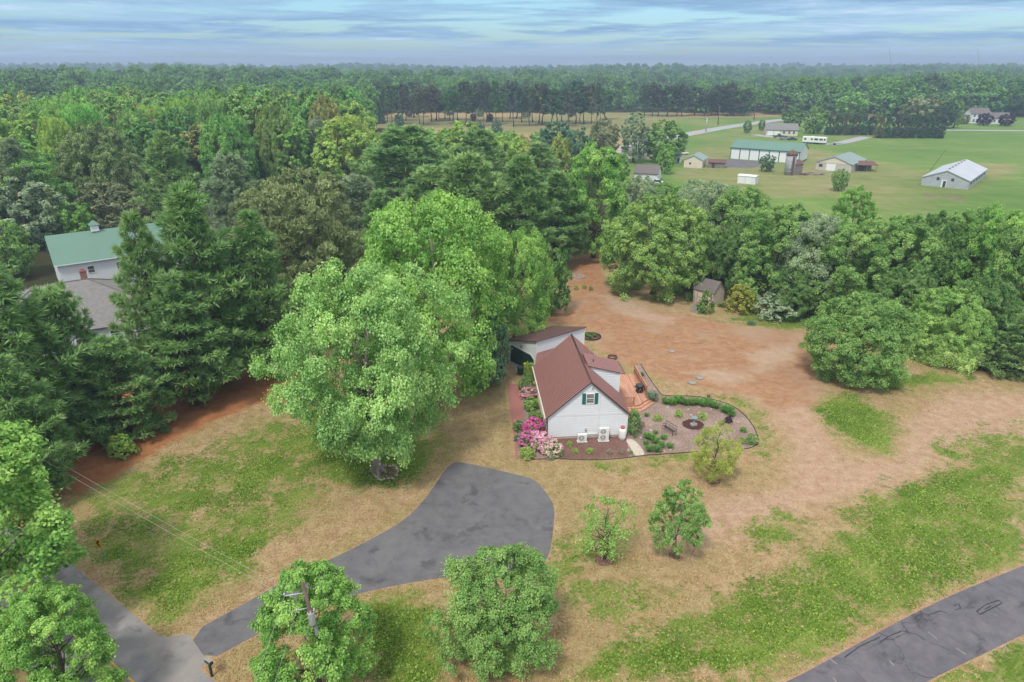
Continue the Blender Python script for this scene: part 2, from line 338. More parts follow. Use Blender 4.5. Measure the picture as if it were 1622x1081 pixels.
M['leaf'] = leaf_mat('leaf'); M['needle'] = leaf_mat('needle', 0.25, 0.03); M['far_leaf'] = leaf_mat('far_leaf', 0.15, 0.04, True)
M['petal'] = leaf_mat('petal', 0.2, 0.03)

# ------------------------------------------------------------------ the ground sheet
def sdf(poly, X, Y):
    """signed distance (m), positive inside"""
    P = np.array([(p[0], p[1]) for p in poly]); n = len(P); d = np.full(X.shape, 1e9); ins = np.zeros(X.shape, bool)
    for i in range(n):
        a, b = P[i], P[(i + 1) % n]; e = b - a; wx, wy = X - a[0], Y - a[1]
        tt = np.clip((wx * e[0] + wy * e[1]) / max(e @ e, 1e-9), 0, 1)
        d = np.minimum(d, np.hypot(wx - e[0] * tt, wy - e[1] * tt))
        c = (a[1] > Y) != (b[1] > Y)
        with np.errstate(divide='ignore', invalid='ignore'): xi = (b[0] - a[0]) * (Y - a[1]) / (b[1] - a[1] + 1e-12) + a[0]
        ins ^= c & (X < xi)
    return np.where(ins, d, -d)
def region(polys, X, Y, soft):
    m = np.zeros(X.shape)
    for poly, s in [(p if isinstance(p, tuple) else (p, 1.0)) for p in polys]:
        d = sdf(UP(poly), X, Y); m = np.maximum(m, s * np.clip(d / soft * 0.5 + 0.5, 0, 1))
    return m
def axis(lo, hi, step, far_lo, far_hi):
    a = list(np.arange(lo, hi + 1e-6, step)); s = step; x = hi
    while x < far_hi: s *= 1.13; x += s; a.append(min(x, far_hi))
    s = step; x = lo
    while x > far_lo: s *= 1.13; x -= s; a.insert(0, max(x, far_lo))
    return np.array(a)
gx = axis(-62, 72, 0.42, -5200, 5200); gy = axis(22, 130, 0.42, -160, 5200)
GX, GY = np.meshgrid(gx, gy); nx, ny = len(gx), len(gy)
dirt = region([[(835,487),(858,470),(902,452),(905,405),(950,405),(960,455),(985,478),(1040,492),(1092,500),(1140,512),(1200,520),(1268,528),(1296,575),(1290,640),(1225,650),(1180,622),(1120,618),(1068,604),(1020,588),(985,575),(958,556),(940,530),(905,516),(860,512)]], GX, GY, 2.6)
pink = region([[(1150,605),(1280,560),(1290,610),(1300,660),(1340,725),(1420,725),(1425,680),(1500,620),(1622,625),(1700,640),(1640,690),(1520,720),(1420,775),(1310,800),(1180,850),(1080,880),(1020,860),(1130,790),(1240,770),(1250,700),(1210,650)]], GX, GY, 3.0)
sand = region([[(945,466),(1000,474),(1042,498),(1080,502),(1052,514),(985,500)], [(1085,590),(1150,585),(1190,600),(1150,612)], [(1180,560),(1260,545),(1262,570),(1200,585)]], GX, GY, 2.0)
red = region([[(50,770),(110,690),(200,632),(300,595),(420,575),(475,580),(480,640),(410,640),(340,668),(260,706),(205,742),(130,782)], ([(895,385),(985,385),(960,450),(905,460)], 0.42), ([(-200,800),(100,600),(300,590),(430,560),(430,600),(300,625),(180,690),(60,780)],0.9)], GX, GY, 1.6)
green = region([
    ([(100,860),(125,770),(210,735),(330,700),(470,640),(600,640),(700,690),(720,720),(660,770),(600,790),(520,780),(480,830),(420,885),(330,940),(265,1005),(160,930)], 0.61),
    ([(480,640),(640,660),(690,720),(660,762),(600,775),(520,760),(470,700)], 0.95),
    ([(250,880),(380,820),(450,840),(420,890),(340,940),(270,1000),(190,945)], 0.80),
    ([(330,760),(420,700),(480,700),(470,760),(380,800)], 0.80),
    ([(560,955),(640,940),(710,960),(700,1090),(590,1090)], 0.95),
    ([(850,1100),(960,1010),(1080,960),(1200,905),(1330,830),(1400,770),(1500,735),(1640,690),(1640,880),(1560,915),(1420,980),(1330,1030),(1235,1085)], 0.73),
    ([(1340,810),(1440,760),(1500,770),(1480,830),(1400,860)], 0.92),
    ([(1100,1090),(1300,980),(1480,890),(1640,800),(1640,885),(1560,912),(1420,978),(1330,1028),(1235,1085)], 0.82),
    ([(1470,1090),(1560,1040),(1640,1000),(1640,1090)], 1.0),
    ([(1285,640),(1340,622),(1410,655),(1420,688),(1400,716),(1350,705),(1305,670)], 1.0),
    ([(1370,600),(1470,590),(1560,600),(1480,612),(1400,620)], 0.9),
    ([(870,860),(920,850),(960,880),(920,905),(880,900)], 0.85),
    ([(820,870),(1010,905),(1100,930),(960,1000),(890,960)], 0.60),
    ([(1165,835),(1240,812),(1300,850),(1220,880)], 0.80),
    ([(1130,625),(1200,632),(1240,700),(1215,745),(1190,715),(1205,690),(1170,650)], 0.66),
    ([(940,732),(995,730),(990,742),(940,742)], 0.85), ([(1030,724),(1095,722),(1090,734),(1040,737)], 0.85),
    ([(1100,520),(1180,485),(1270,500),(1270,530),(1180,515)], 0.62), ([(1200,505),(1300,480),(1300,520),(1240,525)], 0.85),
    ([(800,500),(830,470),(900,420),(905,445),(860,472),(825,510)], 0.9), ([(915,420),(950,425),(958,445),(930,452),(912,440)], 0.72), ([(1440,700),(1640,650),(1640,770),(1500,740)], 0.57),
    ([(760,560),(815,500),(880,512),(820,535),(800,575)], 0.55),
    ([(1040,606),(1110,622),(1140,640),(1060,626)], 0.5)], GX, GY, 2.2)
field = region([[(960,240),(1080,185),(1240,183),(1490,186),(1900,182),(1900,420),(1300,430),(1100,330),(1000,285)]], GX, GY, 5.0)
fielddry = region([([(590,205),(620,186),(1080,180),(1082,187),(950,232),(890,215),(760,207)], 1.0), ([(1290,218),(1330,212),(1490,217),(1420,222),(1310,226)], 0.6),
    ([(1150,300),(1300,285),(1460,262),(1520,290),(1590,258),(1610,275),(1540,330),(1460,325),(1350,318),(1180,312)], 0.55), ([(1100,215),(1240,190),(1210,230),(1160,232),(1100,245)], 0.45),
    ([(1085,235),(1230,225),(1330,240),(1420,262),(1450,300),(1380,320),(1180,305),(1060,285)], 0.58), ([(1290,300),(1480,300),(1560,310),(1480,345),(1330,335)], 0.5), ([(1380,232),(1470,228),(1480,236),(1400,240)], 0.5), ([(1500,262),(1600,262),(1625,268),(1580,282)], 0.75), ([(1080,190),(1240,184),(1230,190),(1090,208)], 0.45)], GX, GY, 4.0)
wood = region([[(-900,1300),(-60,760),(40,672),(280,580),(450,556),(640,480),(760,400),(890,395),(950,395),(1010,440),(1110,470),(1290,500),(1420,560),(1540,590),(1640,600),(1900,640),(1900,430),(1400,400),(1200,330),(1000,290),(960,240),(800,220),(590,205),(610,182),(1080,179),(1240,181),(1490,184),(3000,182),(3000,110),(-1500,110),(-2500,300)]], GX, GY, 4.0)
gme = bpy.data.meshes.new('ground')
gv = np.stack([GX, GY, np.zeros_like(GX)], -1).reshape(-1, 3); idx = np.arange(nx * ny).reshape(ny, nx)
gq = np.stack([idx[:-1, :-1], idx[:-1, 1:], idx[1:, 1:], idx[1:, :-1]], -1).reshape(-1, 4)
def mesh_np(me, v, q):
    k = q.shape[1]; me.vertices.add(len(v)); me.vertices.foreach_set('co', np.ascontiguousarray(v, dtype=np.float32).ravel())
    me.loops.add(q.size); me.loops.foreach_set('vertex_index', np.ascontiguousarray(q, dtype=np.int32).ravel())
    me.polygons.add(len(q)); me.polygons.foreach_set('loop_start', np.arange(0, q.size, k, dtype=np.int32)); me.polygons.foreach_set('loop_total', np.full(len(q), k, dtype=np.int32))
    me.update(calc_edges=True)
mesh_np(gme, gv, gq)
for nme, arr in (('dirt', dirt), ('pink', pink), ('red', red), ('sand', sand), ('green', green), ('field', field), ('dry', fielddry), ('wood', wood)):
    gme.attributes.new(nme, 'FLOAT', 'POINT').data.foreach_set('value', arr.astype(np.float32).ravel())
def ground_mat():
    t = NT('ground_cover'); p = t.pos()
    fine = t.noise(p, 5.5, 5, 0.75); mid = t.noise(p, 1.0, 6, 0.66, off=(3, 3, 0)); big = t.noise(p, 0.16, 5, 0.6, off=(9, 2, 0)); vf = t.noise(p, 17, 3, 0.8); streak = t.noise(p, 0.42, 8, 0.70, (0.8, 1.15, 1), (2, 5, 0), 2.2)
    mott = t.m('ADD', t.m('MULTIPLY', mid, 0.40), t.m('ADD', t.m('MULTIPLY', fine, 0.38), t.m('MULTIPLY', vf, 0.22)))
    straw = t.ramp(mott, [(0.33, (0.21, 0.125, 0.060)), (0.45, (0.41, 0.275, 0.150)), (0.55, (0.55, 0.405, 0.235)), (0.67, (0.68, 0.55, 0.37))])
    straw = t.mix(t.ramp(big, [(0.40, 0.0), (0.62, 0.55)]), straw, t.ramp(mott, [(0.36, (0.20, 0.19, 0.05)), (0.5, (0.34, 0.30, 0.11)), (0.66, (0.44, 0.40, 0.19))]))
    pk = t.ramp(mott, [(0.34, (0.32, 0.185, 0.112)), (0.48, (0.51, 0.335, 0.225)), (0.58, (0.62, 0.44, 0.31)), (0.70, (0.72, 0.56, 0.43))])
    grass = t.ramp(t.m('ADD', t.m('MULTIPLY', fine, 0.6), t.m('MULTIPLY', big, 0.4)), [(0.36, (0.055, 0.105, 0.014)), (0.45, (0.120, 0.205, 0.028)), (0.54, (0.200, 0.295, 0.048)), (0.66, (0.36, 0.41, 0.115))])
    mp_ = t.n('ShaderNodeMapping', vector_type='POINT'); mp_.inputs['Rotation'].default_value = (0, 0, -0.62); t.l(p, mp_.inputs[0])
    mow = t.noise(mp_.outputs[0], 1.0, 5, 0.7, (0.28, 3.2, 1), (1, 6, 0), 0.3)
    grass = t.mix(t.ramp(mow, [(0.40, 0.38), (0.52, 0.0)]), grass, t.mix(1.0, grass, (0.62, 0.70, 0.55), 'MULTIPLY'))
    grass = t.mix(t.ramp(mow, [(0.54, 0.0), (0.66, 0.6)]), grass, (0.36, 0.36, 0.12))
    def th(a, amt, k=6.0, n=mott):  # ragged threshold of a soft region by noise
        return t.m('ADD', t.m('MULTIPLY', t.m('ADD', t.m('SUBTRACT', a, 0.5), t.m('MULTIPLY', t.m('SUBTRACT', n, 0.5), amt)), k), 0.5, True)
    patch = t.m('ADD', t.m('MULTIPLY', t.noise(p, 0.42, 8, 0.74, off=(17, 4, 0), dist=0.3), 0.62), t.m('MULTIPLY', t.noise(p, 2.6, 5, 0.75, off=(5, 14, 0)), 0.38))
    c = straw
    c = t.mix(th(t.attr('pink'), 1.2, 2.0, patch), c, pk)
    c = t.mix(th(t.attr('green'), 3.6, 3.2, patch), c, grass)
    gd = t.ramp(t.m('ADD', t.m('MULTIPLY', streak, 0.55), t.m('MULTIPLY', mid, 0.45)), [(0.32, (0.33, 0.178, 0.094)), (0.48, (0.45, 0.248, 0.138)), (0.58, (0.52, 0.305, 0.182)), (0.72, (0.60, 0.41, 0.275))])
    gd = t.mix(t.ramp(t.noise(p, 0.10, 3, 0.5, off=(31, 7, 0)), [(0.52, 0.0), (0.68, 0.7)]), gd, (0.50, 0.36, 0.26))
    c = t.mix(th(t.attr('dirt'), 1.5, 3.0, patch), c, gd)
    c = t.mix(t.m('MULTIPLY', th(t.attr('sand'), 1.6, 2.2, patch), 0.55), c, t.ramp(mott, [(0.36, (0.50, 0.37, 0.27)), (0.66, (0.70, 0.58, 0.46))]))
    rd = t.ramp(mott, [(0.34, (0.26, 0.095, 0.038)), (0.5, (0.44, 0.185, 0.078)), (0.66, (0.56, 0.31, 0.15))])
    c = t.mix(th(t.attr('red'), 1.8, 3.0, patch), c, rd)
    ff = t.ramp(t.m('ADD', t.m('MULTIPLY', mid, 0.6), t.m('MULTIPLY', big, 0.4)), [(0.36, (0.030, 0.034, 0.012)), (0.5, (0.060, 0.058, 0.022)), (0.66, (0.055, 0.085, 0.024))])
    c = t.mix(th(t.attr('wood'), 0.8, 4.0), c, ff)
    fb = t.noise(p, 0.018, 5, 0.6, off=(2, 8, 0)); fm = t.noise(p, 0.12, 6, 0.7, (0.5, 1.6, 1)); rows = t.noise(p, 0.5, 3, 0.6, (2.4, 0.12, 1), (0, 0, 0), 0.2)
    fk = t.m('ADD', t.m('MULTIPLY', fb, 0.4), t.m('ADD', t.m('MULTIPLY', fm, 0.35), t.m('MULTIPLY', rows, 0.25)))
    fc = t.ramp(fk, [(0.36, (0.110, 0.210, 0.044)), (0.46, (0.160, 0.278, 0.062)), (0.54, (0.200, 0.312, 0.076)), (0.66, (0.33, 0.385, 0.135))])
    c = t.mix(th(t.attr('field'), 0.6, 4.0), c, fc)
    dc = t.ramp(fk, [(0.36, (0.20, 0.21, 0.075)), (0.5, (0.31, 0.295, 0.125)), (0.66, (0.43, 0.36, 0.20))])
    c = t.mix(th(t.attr('dry'), 1.6, 2.2, t.m('ADD', t.m('MULTIPLY', fb, 0.5), t.m('MULTIPLY', fm, 0.5))), c, dc)
    c = t.mix(t.m('MULTIPLY', t.ramp(vf, [(0.35, 1.0), (0.6, 0.0)]), 0.45), c, t.mix(1.0, c, (0.55, 0.55, 0.5), 'MULTIPLY'))
    c = t.mix(1.0, c, (0.84, 0.84, 0.84), 'MULTIPLY')
    t.bsdf(c, 0.95, 0.1, 0, t.bump(t.m('ADD', t.m('MULTIPLY', mott, 0.7), t.m('MULTIPLY', vf, 0.3)), 0.55, 0.12)); return t.mat
gme.materials.append(ground_mat())
tag(link('ground', gme), kind='structure')

def sheet(name, poly, z, m, kind='structure'):
    vs = [Vector((p[0], p[1], z)) for p in poly]; fs = []
    for a, b_, c in tessellate_polygon([vs]):
        k = (vs[b_] - vs[a]).cross(vs[c] - vs[a]).z
        if abs(k) > 1e-9: fs.append((a, b_, c) if k > 0 else (a, c, b_))
    me = bpy.data.meshes.new(name); me.from_pydata(vs, [], fs); me.update(); me.materials.append(m)
    o = link(name, me); o['kind'] = kind; return o
def smooth_poly(pts, it=2):
    for _ in range(it):
        q = []
        for i in range(len(pts)):
            a, b = Vector(pts[i]), Vector(pts[(i + 1) % len(pts)]); q += [a * 0.75 + b * 0.25, a * 0.25 + b * 0.75]
        pts = q
    return pts
def smooth_line(pts, it=2):
    pts = [Vector(p) for p in pts]
    for _ in range(it):
        q = [pts[0]]
        for a, b in zip(pts, pts[1:]): q += [a * 0.75 + b * 0.25, a * 0.25 + b * 0.75]
        pts = q + [pts[-1]]
    return pts
def ribbon(pts, hw, z=0.0, jitter=0.0, seed=1, left=None):
    rng = random.Random(seed); A, B = [], []
    for i, p in enumerate(pts):
        d = (Vector(pts[min(i + 1, len(pts) - 1)]) - Vector(pts[max(i - 1, 0)])); d.z = 0; d.normalize(); n = Vector((-d.y, d.x, 0))
        A.append(Vector(p) + n * ((hw if left is None else left) + rng.uniform(-jitter, jitter))); B.append(Vector(p) - n * (hw + rng.uniform(-jitter, jitter)))
    return A + B[::-1]
def subdiv_line(pts, step):
    q = []
    for a, b in zip(pts, pts[1:]):
        a, b = Vector(a), Vector(b); n = max(1, int((b - a).length / step)); q += [a.lerp(b, i / n) for i in range(n)]
    return q + [Vector(pts[-1])]

DRV = [(736,733),(815,751),(848,760),(867,783),(879,803),(876,842),(871,878),(855,899),(800,905),(700,915),(640,925),(560,942),(470,975),(395,1012),(326,1049),(297,1006),(390,955),(470,910),(540,879),(600,848),(640,825),(672,793),(693,762),(714,733)]
sheet('driveway_verge', ribbon(subdiv_line([Vector(p) for p in UP([(326,1049),(395,1012),(470,975),(560,942),(640,925),(700,915),(800,905),(855,899),(871,878),(876,842),(879,803)])], 0.3), 0.10, 0, 0.09, 3), 0.004, M['gravel_edge'])
sheet('driveway_verge', ribbon(subdiv_line([Vector(p) for p in UP([(297,1006),(390,955),(470,910),(540,879),(600,848),(640,825),(672,793),(693,762),(714,733)])], 0.3), 0.13, 0, 0.11, 4), 0.004, M['gravel_edge'])
sheet('driveway', subdiv_line(smooth_poly(UP(DRV), 1) , 9), 0.012, M['drive'])
# street at the lower left: centre line from the two yellow stretches
c1, c2 = U(52, 940), U(204, 1081); dr = (c2 - c1).normalized()
cl = smooth_line([c1 - dr * 34 + Vector((-16, -6, 0)), c1 - dr * 20 + Vector((-4, -1.5, 0)), c1 - dr * 8, c1, c2, c2 + dr * 14, c2 + dr * 40], 2)
edge = U(200, 965); nrm = Vector((-dr.y, dr.x, 0)); hw = abs((edge - c1).dot(nrm))
sheet('road_verge', ribbon(subdiv_line(cl, 0.6), hw + 0.12, 0, 0.12, 5), 0.004, M['gravel_edge'])
sheet('road', ribbon(cl, hw), 0.008, M['road'])
for off in (-0.16, 0.16):
    sheet('road_centre_line', ribbon([p + nrm * off for p in cl], 0.055), 0.013, M['yellow_paint'])
sheet('driveway_apron', UP([(262,1010),(299,1005),(328,1047),(318,1060),(316,1081),(250,1081),(225,1000)]), 0.016, M['apron'])
# lane at the lower right
up_ = smooth_line(UP([(700,1420),(1130,1130),(1247,1081),(1330,1036),(1420,986),(1500,946),(1570,917),(1630,893),(1760,850),(2100,745),(2900,560)]), 1)
lo_ = smooth_line(UP([(1000,1420),(1380,1130),(1465,1081),(1560,1035),(1630,1001),(1780,935),(2150,800),(2960,588)]), 1)
sheet('lane_verge', ribbon(subdiv_line(up_, 0.3), 0.20, 0, 0.14, 7), 0.004, M['gravel_edge'])
sheet('lane_verge', ribbon(subdiv_line(lo_, 0.4), 0.10, 0, 0.05, 8), 0.004, M['gravel_edge'])
sheet('lane', [Vector(p) for p in up_] + [Vector(p) for p in lo_][::-1], 0.008, M['lane'])
def marks(name, lines, w, z, m):
    b = MB()
    for ln in lines:
        pts = subdiv_line(UP(ln), 0.25) if len(ln) > 2 else UP(ln); q = ribbon(pts, w, 0, w * 0.5, len(ln) * 7 + int(ln[0][0])); n = len(pts)
        b.add([(p.x, p.y, z) for p in q], [(i, i + 1, 2 * n - 2 - i, 2 * n - 1 - i) for i in range(n - 1)])
    return b.build(name, m, kind='structure')
marks('tar_seal_line', [[(1547,969),(1560,959)], [(1560,959),(1582,951)], [(1582,951),(1587,956)], [(1587,956),(1552,974)], [(1552,974),(1547,969)], [(1394,1018),(1408,1008),(1428,1000),(1436,1001)], [(1510,960),(1519,957),(1522,964),(1512,967)], [(1338,1042),(1362,1024),(1394,1010)], [(1560,966),(1570,960)], [(1470,975),(1490,968),(1500,972)]], 0.035, 0.0125, M['tar'])
marks('worn_line', [[(1470,1001),(1484,1013)], [(1515,1027),(1530,1037)], [(1312,1042),(1326,1053)], [(1409,1047),(1416,1055)], [(1590,1020),(1594,1028)], [(1320,1074),(1325,1081)]], 0.05, 0.0125, M['worn_line'])
marks('worn_line', [[(800,757),(770,780),(735,800),(714,815)], [(678,803),(706,820),(738,843),(775,853)], [(770,770),(755,787)]], 0.11, 0.0165, mat('chalky_scuff', (0.152, 0.147, 0.150), 0.95, 0.1, 0, 0.2, 1.5))
# far road, yard hardstandings
sheet('far_road', ribbon(smooth_line(UP([(900,258),(968,241),(1000,231),(1090,212.5),(1160,200),(1235,190),(1300,184.5)]), 2), 4.6), 0.02, M['far_road'])
sheet('far_road', ribbon(UP([(1440,206),(1640,207.5),(1900,209)]), 3.2), 0.02, M['far_road'])
sheet('hardstanding', UP([(1138,255),(1156,252),(1208,257),(1200,265),(1185,267),(1152,265)]), 0.02, M['drive'])
sheet('farm_track', ribbon(smooth_line(UP([(1195,213.5),(1225,217.5),(1260,221)]), 1), 3.0), 0.02, M['far_road'])
sheet('farm_track', ribbon(smooth_line(UP([(1312,230),(1345,224),(1372,217)]), 1), 3.0), 0.02, M['far_road'])
sheet('bare_patch', ribbon(smooth_line(UP([(1466,312),(1485,309),(1510,312),(1522,318)]), 2), 1.2, 0, .8, 4), 0.02, mat('field_soil', (0.20, 0.155, 0.105), 0.95, 0.1, 0, 0.4, 1.0))
# walk, mulch beds
sheet('brick_walk', UP([(804,608.5),(822,608.5),(830,661),(824,668),(815,664.5),(808,653)]), 0.012, M['brick_walk'])
sheet('brick_edging', ribbon(UP([(811,655),(817,700),(819,728)]), 0.14), 0.016, M['brick_walk'])
BED = [(820,664),(818,700),(820,724),(833,729),(880,727),(905,728.5),(940,729.5),(985,727),(1020,722),(1060,719.5),(1110,716),(1180,713),(1199,706),(1203,697),(1192,673),(1177,655),(1160,643),(1130,633),(1100,628),(1050,627.5),(1046,624),(1032,605),(1015,578),(1004,580),(1008,592),(1022,628),(996,650),(993,688),(868,692),(848,640),(838,590),(826,590),(826,640)]
sheet('mulch_bed', UP(BED), 0.010, M['mulch'])
sheet('mulch_bed', UP([(866,694),(990,690),(994,701),(996,724),(940,728),(885,726)]), 0.015, M['mulch_brown'])
b = MB()
for ln in ([(833,729),(880,727),(905,728.5),(940,729.5),(985,727),(1020,722),(1060,719.5),(1110,716),(1180,713),(1199,706),(1203,697),(1192,673),(1177,655),(1160,643),(1130,633),(1100,628),(1050,627.5),(1046,624),(1032,605),(1015,578)],):
    b.tube([p + Vector((0, 0, 0.05)) for p in smooth_line(UP(ln), 1)], 0.038, 6)
tag(b.build('garden_edging', M['edging']), 'dark low edging running around the mulched garden bed', 'edging')
sheet('stone_path', smooth_poly(UP([(990,697),(1000,695),(1010,702),(1020,715),(1021,722),(1005,723),(999,710)]), 1), 0.020, M['path_stone'])
sheet('concrete_pad', UP([(802,571),(813,566.5),(834,590),(822,594)]), 0.03, M['concrete'])

# ------------------------------------------------------------------ building helpers
def clip_z(poly, z0, z1):
    def half(p, k, keep):
        o = []
        for i in range(len(p)):
            a, c = p[i], p[(i + 1) % len(p)]; ia, ic = keep(a[1]), keep(c[1])
            if ia: o.append(a)
            if ia != ic:
                t = (k - a[1]) / (c[1] - a[1]); o.append((a[0] + (c[0] - a[0]) * t, k))
        return o
    p = half(poly, z0, lambda z: z >= z0)
    return half(p, z1, lambda z: z <= z1) if len(p) > 2 else []
def lap(b, poly, O, ud, nd, expo=0.2, mi=0, z_at=0.0):
    """lap boards over a convex wall outline (u, z)"""
    O, ud, nd = Vector(O), Vector(ud), Vector(nd); lo = min(p[1] for p in poly); hi = max(p[1] for p in poly); z = lo
    while z < hi - 1e-4:
        z1 = min(hi, z + expo); q = clip_z(poly, z, z1)
        if len(q) > 2:
            pts = [O + ud * u + Vector((0, 0, v)) + nd * (0.055 * (1 - (v - z) / expo) + 0.004) for u, v in q]
            n = (pts[1] - pts[0]).cross(pts[2] - pts[0])
            if n.dot(nd) < 0: pts.reverse()
            b.add(pts, [tuple(range(len(pts)))], mi)
            us = [u for u, v in q if abs(v - z) < 1e-4]
            if len(us) > 1:
                u0, u1 = min(us), max(us); a = [O + ud * u + Vector((0, 0, z)) + nd * k for u, k in ((u0, 0), (u1, 0), (u1, 0.059), (u0, 0.059))]
                b.add(a, [(0, 1, 2, 3)], mi)
        z = z1
def ribs(b, q, n, h=0.035, w=0.05, mi=0):
    """standing ribs on a roof quad: q[0]-q[1] is the eave, q[3]-q[2] the ridge"""
    q = [Vector(p) for p in q]; nn_ = (q[1] - q[0]).cross(q[3] - q[0]).normalized()
    if nn_.z < 0: nn_ = -nn_
    for i in range(n + 1):
        t = i / n; a = q[0].lerp(q[1], t); c = q[3].lerp(q[2], t); s = (q[1] - q[0]).normalized() * w / 2
        b.add([a - s, a + s, c + s, c - s, a - s * .5 + nn_ * h, a + s * .5 + nn_ * h, c + s * .5 + nn_ * h, c - s * .5 + nn_ * h],
              [(0, 1, 5, 4), (1, 2, 6, 5), (2, 3, 7, 6), (3, 0, 4, 7), (4, 5, 6, 7)], mi)
def face_box(root, name, m, x, z, w, h, d=0.05, y=0.0, parent=None):
    return MB().box((x, y - d / 2 + 0.004, z), (w, d, h)).build(name, m, parent or root)
def window(root, x, z, w, h, y=0.0, fm='trim', bars=True):
    b = MB(); t = 0.07
    for dx in (-1, 1): b.box((x + dx * (w / 2 + t / 2), y - 0.035, z), (t, 0.09, h + 2 * t))
    for dz in (-1, 1): b.box((x, y - 0.035, z + dz * (h / 2 + t / 2)), (w, 0.09, t))
    if bars: b.box((x, y - 0.032, z), (w, 0.06, 0.05))
    f = b.build('window', M[fm], root)
    MB().box((x, y - 0.012, z), (w, 0.02, h)).build('pane', M['glass'], f); return f
def gable_house(name, label, cat, A, B, dep, he, hr, ridge, wm, rm, oh=0.35, group=None, nrib=0, expo=0.0, th=0.15, off=0.5):
    A, B = Vector(A), Vector(B); Wd = (B - A).length; rz = math.atan2(B.y - A.y, B.x - A.x)
    r = empty(name, (A.x, A.y, 0), rz, label, cat, group); w = MB()
    if ridge == 'x':
        k = (hr - he) / (dep / 2)
        g = [(0, 0), (dep, 0), (dep, he), (dep / 2, hr), (0, he)]
        vs = [(0, y, z) for y, z in g] + [(Wd, y, z) for y, z in g]
        e = he - oh * k
        sl = [[(-oh, -oh, e), (Wd + oh, -oh, e), (Wd + oh, dep / 2, hr), (-oh, dep / 2, hr)], [(Wd + oh, dep + oh, e), (-oh, dep + oh, e), (-oh, dep / 2, hr), (Wd + oh, dep / 2, hr)]]
    else:
        m = Wd * off; g = [(0, 0), (Wd, 0), (Wd, he), (m, hr), (0, he)]
        vs = [(x, 0, z) for x, z in g] + [(x, dep, z) for x, z in g]
        kl, kr = (hr - he) / m, (hr - he) / (Wd - m)
        sl = [[(-oh, dep + oh, he - oh * kl), (-oh, -oh, he - oh * kl), (m, -oh, hr), (m, dep + oh, hr)], [(Wd + oh, -oh, he - oh * kr), (Wd + oh, dep + oh, he - oh * kr), (m, dep + oh, hr), (m, -oh, hr)]]
    w.add(vs, [(0, 1, 2, 3, 4), (9, 8, 7, 6, 5)] + [(i, 5 + i, 5 + (i + 1) % 5, (i + 1) % 5) for i in (0, 1, 4)]); w.build('wall', M[wm], r)
    ro = MB()
    for q in sl: ro.slab([Vector(p) + Vector((0, 0, th)) for p in q], th)
    ro_o = ro.build('roof', M[rm], r)
    if nrib:
        rb = MB()
        for q in sl: ribs(rb, [Vector(p) + Vector((0, 0, th + 0.002)) for p in q], nrib)
        rb.build('roof_rib', M[rm], ro_o, kind='stuff')
    r['w'] = Wd; return r

# ------------------------------------------------------------------ the house
HY = 0.074; HO = Vector((3.576, 59.53, 0)); HW, HL = 7.97, 11.75; HM = 4.06
house = empty('brown_roofed_house', HO, HY, 'white clapboard house with steep brown metal roof and teal shutters', 'house')
def HL_(x, y, z=0): c, s = math.cos(HY), math.sin(HY); return Vector((HO.x + x * c - y * s, HO.y + x * s + y * c, z))
zt = 0.13; ZL = 2.80; ZR = 2.81; HR = 6.40
g = [(0, 0.28), (HW, 0.28), (HW, ZR - zt), (HM, HR - zt), (0, ZL - zt)]
w = MB(); w.add([(x, 0, z) for x, z in g] + [(x, HL, z) for x, z in g], [(0, 1, 2, 3, 4), (9, 8, 7, 6, 5)] + [(i, 5 + i, 5 + (i + 1) % 5, (i + 1) % 5) for i in (0, 1, 4)])
wall = w.build('wall', M['siding'], house)
w = MB(); lap(w, [(0, 0.28), (HW, 0.28), (HW, ZR - zt), (HM, HR - zt), (0, ZL - zt)], (0, 0, 0), (1, 0, 0), (0, -1, 0), 0.205)
lap(w, [(0, 0.28), (HL, 0.28), (HL, ZL - zt - .02), (0, ZL - zt - .02)], (0, 0, 0), (0, 1, 0), (-1, 0, 0), 0.205)
lap(w, [(0, 0.28), (HL, 0.28), (HL, ZR - zt - .02), (0, ZR - zt - .02)], (HW, 0, 0), (0, 1, 0), (1, 0, 0), 0.205)
w.build('clapboard', M['siding'], wall, kind='stuff')
MB().box((HW / 2, HL / 2, 0.14), (HW - 0.06, HL - 0.06, 0.28)).build('foundation', M['tan'], house)
w = MB()
for x in (0.03, HW - 0.03): w.box((x, -0.035, 1.5), (0.12, 0.05, 2.4))
w.box((HW / 2, -0.045, 2.66), (HW - 0.2, 0.04, 0.07)); w.build('corner_board', M['trim'], house)
ov = 0.26; zl = ZL - 0.27 * 0.887; zr = ZR - ov * 0.919
LQ = [(-0.27, HL + ov, zl), (-0.27, -ov, zl), (HM, -ov, HR), (HM, HL + ov, HR)]
D0, D1 = 4.45, 7.15
def rs(x): return HR - (x - HM) * 0.919
RQ = [[(HW + ov, -ov, zr), (HW + ov, D0, zr), (HM, D0, HR), (HM, -ov, HR)], [(HW + ov, D1, zr), (HW + ov, HL + ov, zr), (HM, HL + ov, HR), (HM, D1, HR)], [(4.75, D0, rs(4.75)), (4.75, D1, rs(4.75)), (HM, D1, HR), (HM, D0, HR)]]
w = MB(); w.slab(LQ, 0.10)
for q in RQ: w.slab(q, 0.10)
roof = w.build('roof', M['roof'], house)
w = MB(); up3 = Vector((0, 0, 0.003))
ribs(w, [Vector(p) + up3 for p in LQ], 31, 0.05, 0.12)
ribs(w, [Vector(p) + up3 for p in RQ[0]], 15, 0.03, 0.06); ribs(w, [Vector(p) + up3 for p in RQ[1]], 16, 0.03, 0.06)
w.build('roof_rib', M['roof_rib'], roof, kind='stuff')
w = MB(); w.tube([(HM, -ov - .02, HR + .015), (HM, HL + ov + .02, HR + .015)], 0.10, 8); w.build('ridge_cap', M['roof_dark'], roof)
w = MB()
